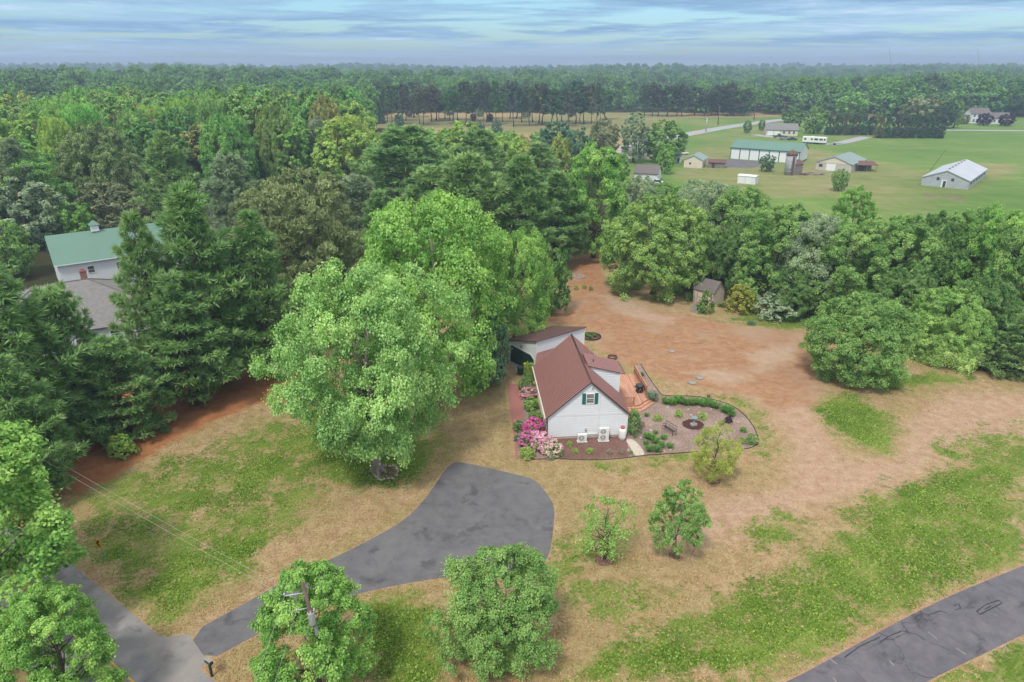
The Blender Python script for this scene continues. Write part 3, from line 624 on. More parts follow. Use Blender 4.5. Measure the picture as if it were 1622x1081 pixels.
for (a, c) in (((-0.27, zl), (HM, HR)), ((HW + ov, zr), (HM, HR))):
    w = MB()
    for y in (-ov - 0.02, HL + ov + 0.02): w.add([(a[0], y - .02, a[1] + .03), (c[0], y - .02, c[1] + .03), (c[0], y - .02, c[1] - .18), (a[0], y - .02, a[1] - .18), (a[0], y + .02, a[1] + .03), (c[0], y + .02, c[1] + .03), (c[0], y + .02, c[1] - .18), (a[0], y + .02, a[1] - .18)], [(0, 1, 2, 3), (7, 6, 5, 4), (0, 4, 5, 1), (2, 6, 7, 3), (1, 5, 6, 2), (3, 7, 4, 0)])
    w.build('rake_board', M['roof_dark'], roof, kind='stuff')
MB().box((-0.34, HL / 2, zl - 0.06), (0.13, HL + 2 * ov, 0.12)).build('gutter', M['cream'], house)
MB().tube([(-0.32, -0.1, zl - 0.1), (-0.08, -0.1, zl - 0.35), (-0.08, -0.1, 0.1)], 0.045, 6).build('downspout', M['roof_dark'], house)
# gable window, shutters, vent, line cover, meter
window(house, 4.10, 4.42, 0.70, 1.02, -0.03)
for x in (3.50, 4.70):
    s_ = MB().box((x, -0.055, 4.42), (0.38, 0.05, 1.20)).build('shutter', M['shutter'], house)
    w = MB()
    for k in range(12): w.box((x, -0.088, 3.92 + k * 0.092), (0.30, 0.018, 0.05))
    w.build('louvre', M['shutter'], s_, kind='stuff')
v_ = face_box(house, 'gable_vent', M['trim'], 4.32, 5.55, 0.26, 0.34, 0.07, -0.03)
w = MB()
for k in range(4): w.box((4.32, -0.105, 5.45 + k * 0.07), (0.2, 0.02, 0.03))
w.build('louvre', M['lamp_plastic'], v_)
w = MB(); w.box((5.05, -0.075, 2.75), (0.10, 0.09, 4.3)); w.box((4.5, -0.075, 0.50), (1.1, 0.09, 0.09)); w.build('line_cover', M['trim'], house)
w = MB(); w.box((3.78, -0.10, 1.0), (0.16, 0.14, 0.26)); w.tube([(3.78, -0.09, 0.85), (3.78, -0.09, 0.3)], 0.025, 6); w.build('meter_box', M['steel'], house)
# shed dormer
dx0, dx1 = 4.72, 8.02; zi, ze = 6.02, 5.12
w = MB(); dq = [(dx0, rs(dx0) - .3), (dx1, 2.0), (dx1, ze - .1), (dx0, zi - .12)]
for y in (D0, D1): w.add([(x, y, z) for x, z in dq], [(0, 1, 2, 3)])
w.add([(dx1, D0, 2.0), (dx1, D1, 2.0), (dx1, D1, ze - .1), (dx1, D0, ze - .1)], [(0, 1, 2, 3)])
lap(w, [(0, rs(dx0) - .3), (dx1 - dx0, 2.0), (dx1 - dx0, ze - .12), (0, zi - .14)], (dx0, D0, 0), (1, 0, 0), (0, -1, 0), 0.205)
lap(w, [(0, 2.0), (D1 - D0, 2.0), (D1 - D0, ze - .12), (0, ze - .12)], (dx1, D0, 0), (0, 1, 0), (1, 0, 0), 0.205)
dorm = w.build('dormer_wall', M['siding'], house)
DQ = [(8.42, D0 - .22, ze - .09), (8.42, D1 + .22, ze - .09), (4.58, D1 + .22, zi + .02), (4.58, D0 - .22, zi + .02)]
w = MB(); w.slab(DQ, 0.10); dr_ = w.build('dormer_roof', M['roof'], house)
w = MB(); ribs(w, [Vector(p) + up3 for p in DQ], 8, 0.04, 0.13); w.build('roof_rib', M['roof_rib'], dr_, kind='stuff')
MB().tube([(5.4, 5.7, 5.8), (5.4, 5.7, 6.12)], 0.05, 8).build('vent_pipe', M['black'], dr_)
MB().box((8.46, (D0 + D1) / 2, ze - .14), (0.10, D1 - D0 + .44, 0.12)).build('dormer_gutter', M['roof_dark'], house)
MB().box((dx1 - .03, D0 - .05, 3.75), (0.11, 0.05, 2.6)).build('corner_board', M['trim'], house)

# garage, turned to the house
GO = Vector((2.9, 74.8, 0)); GY_ = math.atan2(0.597, 0.803); GW, GD = 5.73, 7.6
def GL(x, y, z=0): c, s = math.cos(GY_), math.sin(GY_); return Vector((GO.x + x * c - y * s, GO.y + x * s + y * c, z))
gar = empty('garage', GO, GY_, 'white garage with one sloping brown roof and a dark green door behind the house', 'garage')
zh, zlw = 4.42, 2.70
gp = [(0, 0), (GW, 0), (GW, zlw - .1), (0, zh - .1)]
w = MB(); w.add([(0, y, z) for y, z in gp] + [(GD, y, z) for y, z in gp], [(3, 2, 1, 0), (4, 5, 6, 7), (0, 4, 7, 3), (1, 2, 6, 5)])
gwall = w.build('wall', M['siding'], gar)
w = MB(); lap(w, [(0, 0), (GD, 0), (GD, zh - .12), (0, zh - .12)], (0, 0, 0), (1, 0, 0), (0, -1, 0), 0.205); w.build('clapboard', M['siding'], gwall, kind='stuff')
w = MB(); w.slab([(-.2, -.2, zh + .06), (GD + .2, -.2, zh + .06), (GD + .2, GW + .2, zlw - .06), (-.2, GW + .2, zlw - .06)], 0.14); w.build('roof', mat('dull_brown_flat_roof', (0.135, 0.075, 0.072), 0.6, 0.3, 0, 0.12, 0.8, 0, 0.2), gar)
MB().box((-0.215, GW / 2, (zh + zlw) / 2 - 0.04), (0.03, 0.01, 0.01)).build('fascia', M['roof_dark'], gar)
MB().tube([(-0.2, GW + .24, zlw - .1), (GD + .2, GW + .24, zlw - .1)], 0.07, 6).build('gutter', M['roof_dark'], gar)
dp = [(0.45, 0.02), (5.15, 0.02), (5.15, 1.95), (4.85, 2.22), (1.05, 2.22), (0.45, 1.75)]
def xface(poly, x0, x1):
    n = len(poly); b_ = MB(); return b_.add([(x0, y, z) for y, z in poly] + [(x1, y, z) for y, z in poly], [tuple(range(n))[::-1], tuple(range(n, 2 * n))] + [(i, (i + 1) % n, n + (i + 1) % n, n + i) for i in range(n)])
fr_ = xface([(y + (0.12 if y > 2.5 else -0.12), z + (0.12 if z > 1 else -0.02)) for y, z in dp], -0.03, -0.005).build('door_frame', M['trim'], gar)
gd_ = xface(dp, -0.055, -0.028).build('door', M['door_green'], gar)
w = MB()
for z in (0.55, 1.08, 1.60): w.box((-0.0565, 2.8, z), (0.006, 4.5, 0.025))
w.build('panel_groove', M['black'], gd_)
MB().box((-0.06, 2.85, 2.75), (0.12, 0.2, 0.26)).build('wall_lamp', M['lamp_plastic'], gar)
for x_ in (0.0, GD): MB().box((x_, -0.02, zh / 2), (0.12, 0.12, zh - .3)).build('corner_board', M['trim'], gar)
# roofed passage between the two
pa, pb = GL(0.05, -0.02, 2.75), GL(5.0, -0.02, 2.75); pc, pd = HL_(4.2, HL + .1, 2.45), HL_(-0.1, HL + .28, 2.25)
link_r = empty('passage', (0, 0, 0), 0, 'low ribbed brown roof joining the house to the garage', 'passage')
w = MB(); w.slab([pd, pc, pb, pa], 0.09); pr = w.build('roof', M['roof'], link_r)
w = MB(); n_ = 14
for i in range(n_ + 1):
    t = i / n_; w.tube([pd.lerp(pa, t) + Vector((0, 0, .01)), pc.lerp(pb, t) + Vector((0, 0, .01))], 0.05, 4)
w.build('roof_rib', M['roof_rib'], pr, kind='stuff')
inset = [(p.lerp((pa + pb + pc + pd) / 4, 0.05)) for p in (pd, pc, pb, pa)]
MB().prism([(p.x, p.y) for p in inset], 0, 2.14).build('wall', M['siding'], link_r)

# deck with screen, rail, steps
deck = empty('deck', HL_(0, 0), HY, 'cedar deck with chamfered corner steps on the right side of the house', 'deck')
dpoly = [(8.08, 5.75), (10.6, 5.75), (12.1, 7.2), (12.1, 13.6), (8.08, 13.6)]
w = MB(); y = 5.77
x = 8.10
while x < 12.08:                                    # boards run away from the camera, 140 mm each
    lo = 5.75 if x < 10.6 else 5.75 + (x - 10.6) * 0.967
    w.box((x + 0.066, (lo + 13.6) / 2, 0.43), (0.130, 13.6 - lo, 0.035)); x += 0.14
w.build('deck_board', M['deck'], deck, kind='stuff')
MB().prism([(a, c) for a, c in dpoly], 0.02, 0.405).build('skirt', M['deck_dark'], deck)
for k, (e, z) in enumerate(((0.36, 0.28), (0.74, 0.14))):
    q = [(8.6, 5.75), (8.6, 5.75 - e), (10.6 + e * .4, 5.75 - e), (12.1 + e, 7.2 - e * .4), (12.1 + e, 8.4), (12.1, 8.4), (12.1, 7.2), (10.6, 5.75)]
    MB().prism(q, z - 0.13 + .003 * k, z).build('step', M['deck'], deck)
scr = MB(); yy = 7.95
while yy < 13.55:
    scr.box((12.06, yy, 1.02), (0.022, 0.135, 1.14)); yy += 0.145
so = scr.build('screen_board', M['deck_dark'], deck, kind='stuff')
w = MB(); w.box((12.06, 10.75, 1.62), (0.12, 5.75, 0.04)); w.box((12.03, 10.75, 1.3), (0.04, 5.7, 0.09)); w.box((12.03, 10.75, 0.65), (0.04, 5.7, 0.09)); w.build('screen_rail', M['deck'], deck)
for yp in (7.93, 9.8, 11.7, 13.55): MB().box((12.06, yp, 0.98), (0.10, 0.10, 1.32)).build('post', M['deck_dark'], deck)
w = MB(); w.box((9.1, 5.82, 1.38), (2.0, 0.09, 0.04)); w.box((9.1, 5.82, 0.58), (2.0, 0.05, 0.06))
for k in range(14): w.box((8.2 + k * 0.14, 5.82, 0.97), (0.035, 0.035, 0.76))
w.build('rail', M['deck_dark'], deck); MB().box((10.12, 5.82, 0.92), (0.10, 0.10, 1.0)).build('post', M['deck_dark'], deck)

# kettle-lidded gas grill standing on the deck
gp_ = HL_(11.45, 8.75, 0.448)
gr = empty('grill', gp_, HY + 0.15, 'black gas grill with closed lid standing against the deck screen', 'grill')
w = MB(); w.box((0, 0, 0.40), (0.62, 0.50, 0.70)); cart = bev(w.build('cart', M['black'], gr), 0.02)
w = MB(); prof = [(-.27, .76), (-.27, .98), (-.16, 1.12), (.10, 1.14), (.25, 1.02), (.27, .76)]
w.add([(-.36, y, z) for y, z in prof] + [(.36, y, z) for y, z in prof], [tuple(range(6)), tuple(range(11, 5, -1))] + [(i, 6 + i, 6 + (i + 1) % 6, (i + 1) % 6) for i in range(6)])
bev(w.build('lid', M['dark_grey'], gr), 0.03)
for s_ in (-1, 1): MB().box((s_ * 0.49, 0, 0.76), (0.26, 0.44, 0.04)).build('side_shelf', M['dark_grey'], gr)
MB().tube([(-.24, -.31, .93), (.24, -.31, .93)], 0.018, 6).build('handle', M['steel'], gr)
for s_ in (-1, 1): MB().tube([(s_ * .28 - .02, .2, .07), (s_ * .28 + .02, .2, .07)], 0.07, 10).build('wheel', M['rubber'], gr)
w = MB(); w.tube([(-.22, -.26, .03), (0, -.27, .62)], 0.02, 5); w.tube([(.22, -.26, .03), (0, -.27, .62)], 0.02, 5); w.build('front_brace', M['steel'], gr)

# heat pumps and propane tank at the gable
def heat_pump(x, w_, h, fans, label):
    r = empty('heat_pump', HL_(x, -0.62), HY, label, 'heat pump')
    bev(MB().box((0, 0, 0.14 + h / 2), (w_, 0.36, h)).build('cabinet', M['white_enamel'], r), 0.03)
    for k in range(fans):
        z = 0.14 + h * (k + 0.5) / fans
        f = MB().tube([(-w_ * .10, -0.183, z), (-w_ * .10, -0.20, z)], min(w_ * .34, h / fans * .42), 20).build('fan_grille', M['dark_grey'], r)
        b_ = MB()
        for q in range(8):
            a = q * math.pi / 4; rr = min(w_ * .34, h / fans * .42); b_.tube([(-w_ * .10, -0.205, z), (-w_ * .10 + rr * math.cos(a), -0.205, z + rr * math.sin(a))], 0.012, 4)
        for rr_ in (0.35, 0.7, 1.0):
            rr = min(w_ * .34, h / fans * .42) * rr_; b_.tube([(-w_ * .10 + rr * math.cos(a), -0.207, z + rr * math.sin(a)) for a in [k2 * math.pi / 8 for k2 in range(17)]], 0.012, 4)
        b_.build('guard', M['white_enamel'], f)
    b_ = MB()
    for sx in (-1, 1): b_.box((sx * w_ * .34, 0, 0.07), (0.07, 0.42, 0.14))
    b_.box((0, 0, 0.015), (w_ * 1.1, 0.5, 0.03)); b_.build('stand', M['trim'], r)
    MB().box((w_ * .42, -0.19, 0.14 + h * .55), (0.05, 0.03, h * .5)).build('valve_cover', M['white_enamel'], r)
heat_pump(3.36, 0.92, 0.70, 1, 'small white heat pump with one round fan below the gable')
heat_pump(5.52, 1.00, 1.32, 2, 'tall white heat pump with two stacked fans below the gable')
tk = empty('propane_tank', HL_(7.42, -0.55), HY, 'upright white propane tank with a faded red cap at the house corner', 'tank')
MB().lathe([(0.20, 0.10), (0.34, 0.16), (0.38, 0.28), (0.38, 1.02), (0.35, 1.14), (0.24, 1.24), (0.12, 1.27)], 24).build('body', M['white_enamel'], tk)
MB().lathe([(0.27, 0.0), (0.27, 0.12), (0.25, 0.12)], 20).build('foot_ring', M['white_enamel'], tk)
MB().lathe([(0.20, 1.23), (0.22, 1.40), (0.20, 1.45), (0.08, 1.47)], 20).build('cap', M['red_plastic'], tk)

# bins beside the garage pad
def wheelie(p, rz, h, bm_, lm, label):
    r = empty('wheelie_bin', p, rz, label, 'bin'); a, c = 0.24, 0.30
    MB().add([(-a, -a, .06), (a, -a, .06), (a, a, .06), (-a, a, .06), (-c, -c, h), (c, -c, h), (c, c, h), (-c, c, h)], [(3, 2, 1, 0), (4, 5, 6, 7), (0, 1, 5, 4), (1, 2, 6, 5), (2, 3, 7, 6), (3, 0, 4, 7)]).build('body', M[bm_], r)
    lid = MB().add([(-c - .03, -c - .05, h), (c + .03, -c - .05, h), (c + .03, c + .03, h), (-c - .03, c + .03, h), (-c, -c, h + .06), (c, -c, h + .06), (c, c, h + .12), (-c, c, h + .12)], [(3, 2, 1, 0), (4, 5, 6, 7), (0, 1, 5, 4), (1, 2, 6, 5), (2, 3, 7, 6), (3, 0, 4, 7)]).build('lid', M[lm], r)
    MB().tube([(-.22, c + .09, h - .02), (.22, c + .09, h - .02)], 0.02, 6).build('handle', M[bm_], r)
    for s_ in (-1, 1): MB().tube([(s_ * .24, c - .02, .11), (s_ * .29, c - .02, .11)], 0.11, 12).build('wheel', M['rubber'], r)
wheelie(U(824.5, 594), 0.5, 0.98, 'bin_green', 'dark_grey', 'dark green wheeled bin with grey lid beside the garage pad')
wheelie(U(834, 588.5), 0.4, 0.95, 'yellow', 'yellow', 'yellow wheeled bin half hidden behind the hedge at the garage')

# ------------------------------------------------------------------ garden shed
A, B, C_ = Vector((28.46, 102.0, 0)), Vector((30.85, 99.5, 0)), None
sh = gable_house('garden_shed', 'small tan shed with brown roof under the big round tree', 'shed', A, B, 3.35, 2.15, 3.55, 'x', 'tan', 'shingle_brown', 0.18)
for x in (1.25, 2.15): face_box(sh, 'door', M['trim'] if False else M['tan'], x, 1.0, 0.86, 1.75, 0.05)
w = MB()
for x in (0.8, 1.7, 2.6): w.box((x, -0.055, 1.0), (0.06, 0.03, 1.8))
for z in (0.15, 1.0, 1.88): w.box((1.7, -0.058, z), (1.86, 0.03, 0.07))
w.build('door_trim', M['old_wood'], sh)
rp = [U(1093, 493), U(1106, 497.5), U(1110, 485), U(1100, 482)]
w = MB(); w.add([(p.x, p.y, z) for p, z in zip(rp, (.05, .05, .28, .28))] + [(p.x, p.y, 0) for p in rp], [(0, 1, 2, 3), (7, 6, 5, 4), (0, 4, 5, 1), (1, 5, 6, 2), (2, 6, 7, 3), (3, 7, 4, 0)])
tag(w.build('ramp', M['old_wood']), 'grey weathered wooden ramp leading up to the tan shed door', 'ramp')

# ------------------------------------------------------------------ neighbour at the left: big barn-like house and hip-roofed house
bA, bB = Vector((-74.0, 107.3, 0)), Vector((-58.2, 119.2, 0))
barn = gable_house('green_roofed_barn', 'white barn with pale green metal roof and a cupola among the pines', 'barn', bA, bB, 9.6, 4.6, 8.2, 'x', 'siding', 'green_roof', 0.45)
for x, z in ((8.9, 2.9), (12.6, 2.9), (4.6, 2.9)): window(barn, x, z, 0.9, 1.1)
MB().box((barn['w'] / 2, -0.47, 4.32), (barn['w'] + .9, 0.06, 0.16)).build('fascia', M['trim'], barn)
cp = MB().box((6.9, 4.8, 8.75), (1.15, 1.15, 1.1)).build('cupola', M['trim'], barn)
w = MB(); w.add([(6.9 - .8, 4, 9.3), (6.9 + .8, 4, 9.3), (6.9 + .8, 5.6, 9.3), (6.1, 5.6, 9.3), (6.9, 4.8, 10.1)], [(3, 2, 1, 0), (0, 1, 4), (1, 2, 4), (2, 3, 4), (3, 0, 4)]); w.build('cupola_roof', M['green_roof'], cp)
def hip(name, label, O, rz, wd, dp_, he, hr, wm, rm, oh=0.5):
    r = empty(name, O, rz, label, 'house'); MB().box((wd / 2, dp_ / 2, he / 2), (wd, dp_, he)).build('wall', M[wm], r)
    a = dp_ / 2; k = (hr - he) / a; e = he - oh * k
    w = MB(); w.add([(-oh, -oh, e), (wd + oh, -oh, e), (wd + oh, dp_ + oh, e), (-oh, dp_ + oh, e), (a, a, hr), (wd - a, a, hr), (-oh, -oh, e - .2), (wd + oh, -oh, e - .2), (wd + oh, dp_ + oh, e - .2), (-oh, dp_ + oh, e - .2)],
        [(0, 1, 5, 4), (1, 2, 5), (2, 3, 4, 5), (3, 0, 4), (9, 8, 7, 6), (0, 6, 7, 1), (1, 7, 8, 2), (2, 8, 9, 3), (3, 9, 6, 0)]); ro = w.build('roof', M[rm], r)
    w = MB(); up = Vector((0, 0, .03))
    for p, q in (((-oh, -oh, e), (a, a, hr)), ((wd + oh, -oh, e), (wd - a, a, hr)), ((a, a, hr), (wd - a, a, hr)), ((wd + oh, dp_ + oh, e), (wd - a, a, hr)), ((-oh, dp_ + oh, e), (a, a, hr))): w.tube([Vector(p) + up, Vector(q) + up], 0.09, 5)
    w.build('hip_cap', M['shingle_brown'], ro); return r
hp = hip('grey_roofed_house', 'grey shingled hip-roofed house with brick chimney hidden behind the left pines', Vector((-69.0, 84.0, 0)), 0.62, 18.5, 12.0, 2.7, 5.5, 'siding', 'shingle')
w = MB(); w.box((12.2, 7.6, 5.2), (0.85, 0.75, 2.4)); w.box((12.2, 7.6, 6.42), (1.0, 0.9, 0.12)); w.box((12.2, 7.6, 6.58), (0.5, 0.4, 0.3)); w.build('chimney', M['brick'], hp)
MB().box((13.0, 4.2, 4.45), (0.9, 0.7, 0.12)).build('skylight', M['glass'], hp)
hp2 = gable_house('low_grey_roofed_wing', 'lower grey shingled roof between the left pines and the hip roof', 'house', Vector((-62.0, 79.5, 0)), Vector((-49.5, 86.5, 0)), 7.5, 2.7, 4.6, 'x', 'siding', 'shingle', 0.4)
for x in (2.5, 6.5, 10.5): window(hp2, x, 1.5, 1.1, 1.1)

# ------------------------------------------------------------------ the farm across the field
A, B = Vector((85.0, 273.4, 0)), Vector((106.0, 258.6, 0))
lg = gable_house('long_green_roofed_garage', 'long white garage with seven bays and a green metal roof', 'garage', A, B, 12.0, 4.3, 6.7, 'x', 'siding', 'green_roof', 0.3, nrib=30)
wd = lg['w']
for k in range(7):
    face_box(lg, 'bay_door', M['trim'], wd * (k + .5) / 7, 1.95, wd / 7 - 0.45, 3.7, 0.06)
w = MB()
for k in range(8): w.box((min(max(wd * k / 7, .12), wd - .12), -0.05, 2.1), (0.28, 0.12, 4.2))
w.box((wd / 2, -0.36, 4.12), (wd + .6, 0.08, 0.3)); w.box((wd + .05, 6, .3), (.08, 12, .6)); w.build('green_trim', M['shutter'], lg)
A, B = Vector((125.0, 211.2, 0)), Vector((134.4, 203.2, 0))
ck = gable_house('metal_barn', 'long pale grey metal barn with shallow roof alone in the green field', 'barn', A, B, 32.0, 2.5, 4.9, 'y', 'grey_metal_wall', 'grey_metal', 0.25, nrib=26)
for x in (4.2, 8.0): face_box(ck, 'window', M['dark_grey'], x, 2.45, 0.75, 0.8, 0.06)
face_box(ck, 'door_frame', M['trim'], 5.9, 1.1, 1.3, 2.2, 0.06); d_ = face_box(ck, 'door', M['dark_grey'], 6.05, 1.0, 0.75, 1.9, 0.09)
for k in range(6): MB().lathe([(0.28, 0), (0.28, 0.35), (0.4, 0.4), (0.1, 0.6)], 10, (6.1, 3.5 + k * 4.8, 4.95)).build('roof_vent', M['steel'], ck)
for k in range(6): MB().box((ck['w'] + .03, 4 + k * 4.8, 1.5), (.06, 2.2, .7)).build('side_vent', M['dark_grey'], ck)
pL, pT = U(1472, 272), U(1484, 245, 6.5)
tag(MB().tube([(pL.x, pL.y, 0), (pL.x + 2.0, pL.y - 3, 7.5)], 0.07, 6).build('leaning_pole', M['pole_wood']), 'thin dark pole leaning to the right beside the metal barn', 'pole')
A, B = Vector((106.3, 244.2, 0)), Vector((115.3, 236.8, 0))
bk = gable_house('block_barn', 'low pale block barn with a teal roof and white garage door', 'barn', A, B, 18.0, 2.6, 4.7, 'y', 'block', 'teal_roof', 0.3, nrib=16)
w = MB(); w.add([(-.1, -.06, 2.6), (bk['w'] + .1, -.06, 2.6), (bk['w'] / 2, -.06, 4.75)], [(0, 1, 2)]); w.add([(-.1, -.02, 2.6), (bk['w'] + .1, -.02, 2.6), (bk['w'] / 2, -.02, 4.75)], [(2, 1, 0)]); w.build('gable_board', M['cream'], bk)
face_box(bk, 'garage_door', M['trim'], 5.0, 1.2, 3.0, 2.3, 0.08); face_box(bk, 'window', M['dark_grey'], 1.6, 1.6, 1.2, 0.9, 0.07)
def open_shed(name, label, A, B, dep, h0, h1, rm):
    A, B = Vector(A), Vector(B); wd = (B - A).length; r = empty(name, A, math.atan2(B.y - A.y, B.x - A.x), label, 'shed')
    w = MB(); w.slab([(-.3, -.3, h0), (wd + .3, -.3, h0), (wd + .3, dep + .3, h1), (-.3, dep + .3, h1)], .1); w.build('roof', M[rm], r)
    for x in (0.1, wd / 2, wd - .1):
        for y, z in ((0.1, h0), (dep - .1, h1)): MB().box((x, y, z / 2 - .05), (.14, .14, z - .1)).build('post', M['old_wood'], r)
    MB().box((wd / 2, dep - .05, h1 / 2 - .1), (wd, .06, h1 - .25)).build('back_wall', M['old_wood'], r)
    MB().box((wd * .3, dep * .5, .8), (1.6, 1.6, 1.6)).build('bin_box', M['dark_grey'], r); return r
open_shed('lean_to', 'low lean-to with a rusty red roof beside the block barn', U(1357, 272), U(1388, 272.5), 5.0, 2.2, 3.0, 'rust')
# old silo and its bin
si = empty('silo', U(1250, 277), 0, 'old grey silo with a domed rusty red top near the long garage', 'silo')
MB().lathe([(1.75, 0), (1.75, 6.3), (1.70, 6.35)], 20).build('drum', M['grey_metal_wall'], si)
MB().lathe([(1.9, 6.3), (1.8, 6.9), (1.3, 7.5), (0.5, 7.9), (0.1, 8.1)], 20).build('dome', M['rust'], si)
w = MB()
for z in (1.2, 2.4, 3.6, 4.8, 5.8): w.lathe([(1.78, z), (1.80, z + .05), (1.78, z + .1)], 20)
w.build('hoop', M['steel'], si)
MB().box((0.1, -1.8, 3.0), (0.7, 0.5, 6.0)).build('chute', M['rust'], si)
bn = gable_house('grain_shed', 'narrow grey shed with a rusty roof standing against the silo', 'shed', U(1258, 278), U(1270, 276.5), 3.5, 3.4, 4.6, 'x', 'old_wood', 'rust', 0.2)
ws = gable_house('low_white_shed', 'low white flat-roofed shed in the mown grass', 'shed', U(1167.6, 290.5), U(1195.5, 293), 3.6, 2.3, 2.55, 'x', 'siding', 'trim', 0.15)
for x in (1.2, 3.4): face_box(ws, 'door', M['white_enamel'], x, 1.0, 1.3, 1.9, .07)
ts = gable_house('tan_shed', 'cream shed with pale teal roof left of the red-roofed shed', 'shed', Vector((61.4, 249.6, 0)), Vector((67.3, 247.0, 0)), 11.0, 2.7, 4.2, 'y', 'cream', 'teal_roof', 0.25)
face_box(ts, 'door', M['tan'], 4.2, 1.0, 0.9, 2.0, .07); face_box(ts, 'window', M['dark_grey'], 2.2, 1.5, 0.7, 0.7, .06)
rsd = gable_house('red_roofed_shed', 'small old grey shed with a rusty red roof by the asphalt yard', 'shed', Vector((70.0, 248.6, 0)), Vector((75.4, 247.0, 0)), 4.5, 1.9, 2.7, 'x', 'old_wood', 'rust', 0.4)
face_box(rsd, 'door', M['dark_grey'], 1.6, .85, .9, 1.6, .06)
rng = random.Random(5)
w = MB()
for k in range(34): w.box((rng.uniform(-4, 5), rng.uniform(-1.4, 1.6), rng.uniform(.08, .45)), (rng.uniform(.8, 2.8), rng.uniform(.15, .5), rng.uniform(.08, .25)), rng.uniform(-.6, .6), rng.choice((0, 0, 1, 2)))
tag(w.build('scrap_pile', [M['old_wood'], M['stone'], M['rust']], None, U(1283, 277)), 'untidy pile of boards and rubble between the silo and block barn', 'scrap pile')
mh = gable_house('mobile_home', 'long beige single-storey home half hidden behind trees by the road', 'house', U(984, 251), U(1034, 253), 6.5, 2.8, 3.9, 'x', 'cream', 'shingle', 0.3)
for x in (1.5, 4.2, 7.5, 10.3): window(mh, x, 1.6, 0.9, 1.1)
bh = gable_house('brown_roofed_bungalow', 'small white bungalow with grey-brown roof behind the hedge of trees', 'house', U(1004, 288), U(1040, 290), 8.5, 2.7, 4.6, 'x', 'siding', 'shingle_brown', 0.35)
for x in (1.6, 4.4): window(bh, x, 1.5, 0.8, 1.0)
bs = gable_house('blue_roofed_shed', 'tiny white shed with a pale blue roof beside the tall tree', 'shed', U(1067.5, 257.5), U(1077.5, 258), 4.0, 2.3, 3.1, 'x', 'siding', 'teal_roof', 0.2)
face_box(bs, 'door', M['dark_grey'], 1.6, .9, .7, 1.6, .06)
rn = gable_house('ranch_house', 'cream ranch house with a grey roof beside the parked camper', 'house', U(1213.5, 215), U(1263, 216), 11.5, 3.0, 5.6, 'x', 'cream', 'shingle', 0.5)
for x in (2.0, 5.0): face_box(rn, 'garage_door', M['trim'], x, 1.25, 2.5, 2.2, .08)
for x in (8.5, 11.0, 13.2): window(rn, x, 1.7, 1.0, 1.2)
def far_house(O, E, label, he, hr, dep):
    r = gable_house('farmhouse', label, 'house', O, E, dep, he, hr, 'x', 'siding', 'shingle_brown', 0.4); wd = r['w']
    for k in range(4):
        for z in ((1.6, 4.4) if he > 4 else (1.6,)): window(r, wd * (k + .6) / 4.3, z, 1.2, 1.4)
    return r
far_house(U(1537, 195.5), U(1566, 195.5), 'two-storey white farmhouse with a brown roof behind purple trees', 5.6, 8.6, 8)
far_house(U(1570, 196.5), U(1600, 196.5), 'lower white farmhouse wing at the right edge behind a purple tree', 3.2, 6.2, 8)

# vehicles
def wheels(r, xs, y, rad, wd_=0.22):
    for x in xs:
        for s_ in (-1, 1):
            o = MB().tube([(x, s_ * y - wd_ / 2, rad), (x, s_ * y + wd_ / 2, rad)], rad, 14).build('wheel', M['rubber'], r)
            MB().tube([(x, s_ * y - wd_ / 2 - .01, rad), (x, s_ * y + wd_ / 2 + .01, rad)], rad * .55, 10).build('rim', M['steel'], o)
def vehicle(kind, p, rz, m, label):
    if kind == 'pickup':
        r = empty('pickup_truck', p, rz, label, 'pickup'); b_ = MB()
        side = [(-2.7, .5), (2.6, .5), (2.65, .95), (2.4, 1.08), (1.2, 1.12), (.6, 1.12), (-2.7, 1.12)]
        cab = [(-.75, 1.1), (1.15, 1.1), (.55, 1.82), (-.55, 1.84)]; wdt = .95
    else:
        r = empty('parked_car', p, rz, label, 'car'); b_ = MB()
        side = [(-2.25, .35), (2.25, .35), (2.3, .7), (2.0, .86), (1.0, .95), (-1.9, .98), (-2.25, .85)]
        cab = [(-1.8, .95), (1.05, .93), (.35, 1.42), (-1.2, 1.46)]; wdt = .88
    def ext(bb, poly, ya, yb=None):
        n = len(poly); yb = ya if yb is None else yb
        bb.add([(x, -(ya if i < 99 else yb), z) for i, (x, z) in enumerate(poly)] + [(x, ya, z) for x, z in poly], [tuple(range(n)), tuple(range(2 * n - 1, n - 1, -1))] + [(i, n + i, n + (i + 1) % n, (i + 1) % n) for i in range(n)])
    ext(b_, side, wdt); bev(b_.build('body', M[m], r), .06)
    c_ = MB(); ext(c_, [(x * .97, z) for x, z in cab], wdt - .1); bev(c_.build('window', M['glass'], r), .04)
    t_ = MB(); zt_ = max(z for x, z in cab); xs_ = [x for x, z in cab if z > zt_ - .1]; t_.box((sum(xs_) / 2, 0, zt_ + .01), (abs(xs_[0] - xs_[1]) + .1, 2 * wdt - .22, .05)); bev(t_.build('cab_roof', M[m], r), .02)
    if kind == 'pickup': MB().box((-1.75, 0, 1.10), (1.7, 1.55, .05)).build('bed_floor', M['black'], r)
    wheels(r, (-1.5, 1.55), wdt - .08, .36 if kind == 'pickup' else .32)
    for s_ in (-1, 1): MB().box((side[2][0] - .03, s_ * (wdt - .25), side[2][1] - .15), (.08, .3, .14)).build('headlight', M['trim'], r)
    return r
vehicle('pickup', U(1233, 218.5), -0.15, 'car_dark', 'dark pickup truck nearest the ranch house garage doors')
vehicle('pickup', U(1243, 221.5), -0.2, 'car_grey', 'grey pickup truck parked between the dark pickup and the camper')
vehicle('car', U(1255, 222.5), -0.1, 'car_dark', 'dark car parked right beside the white camper')
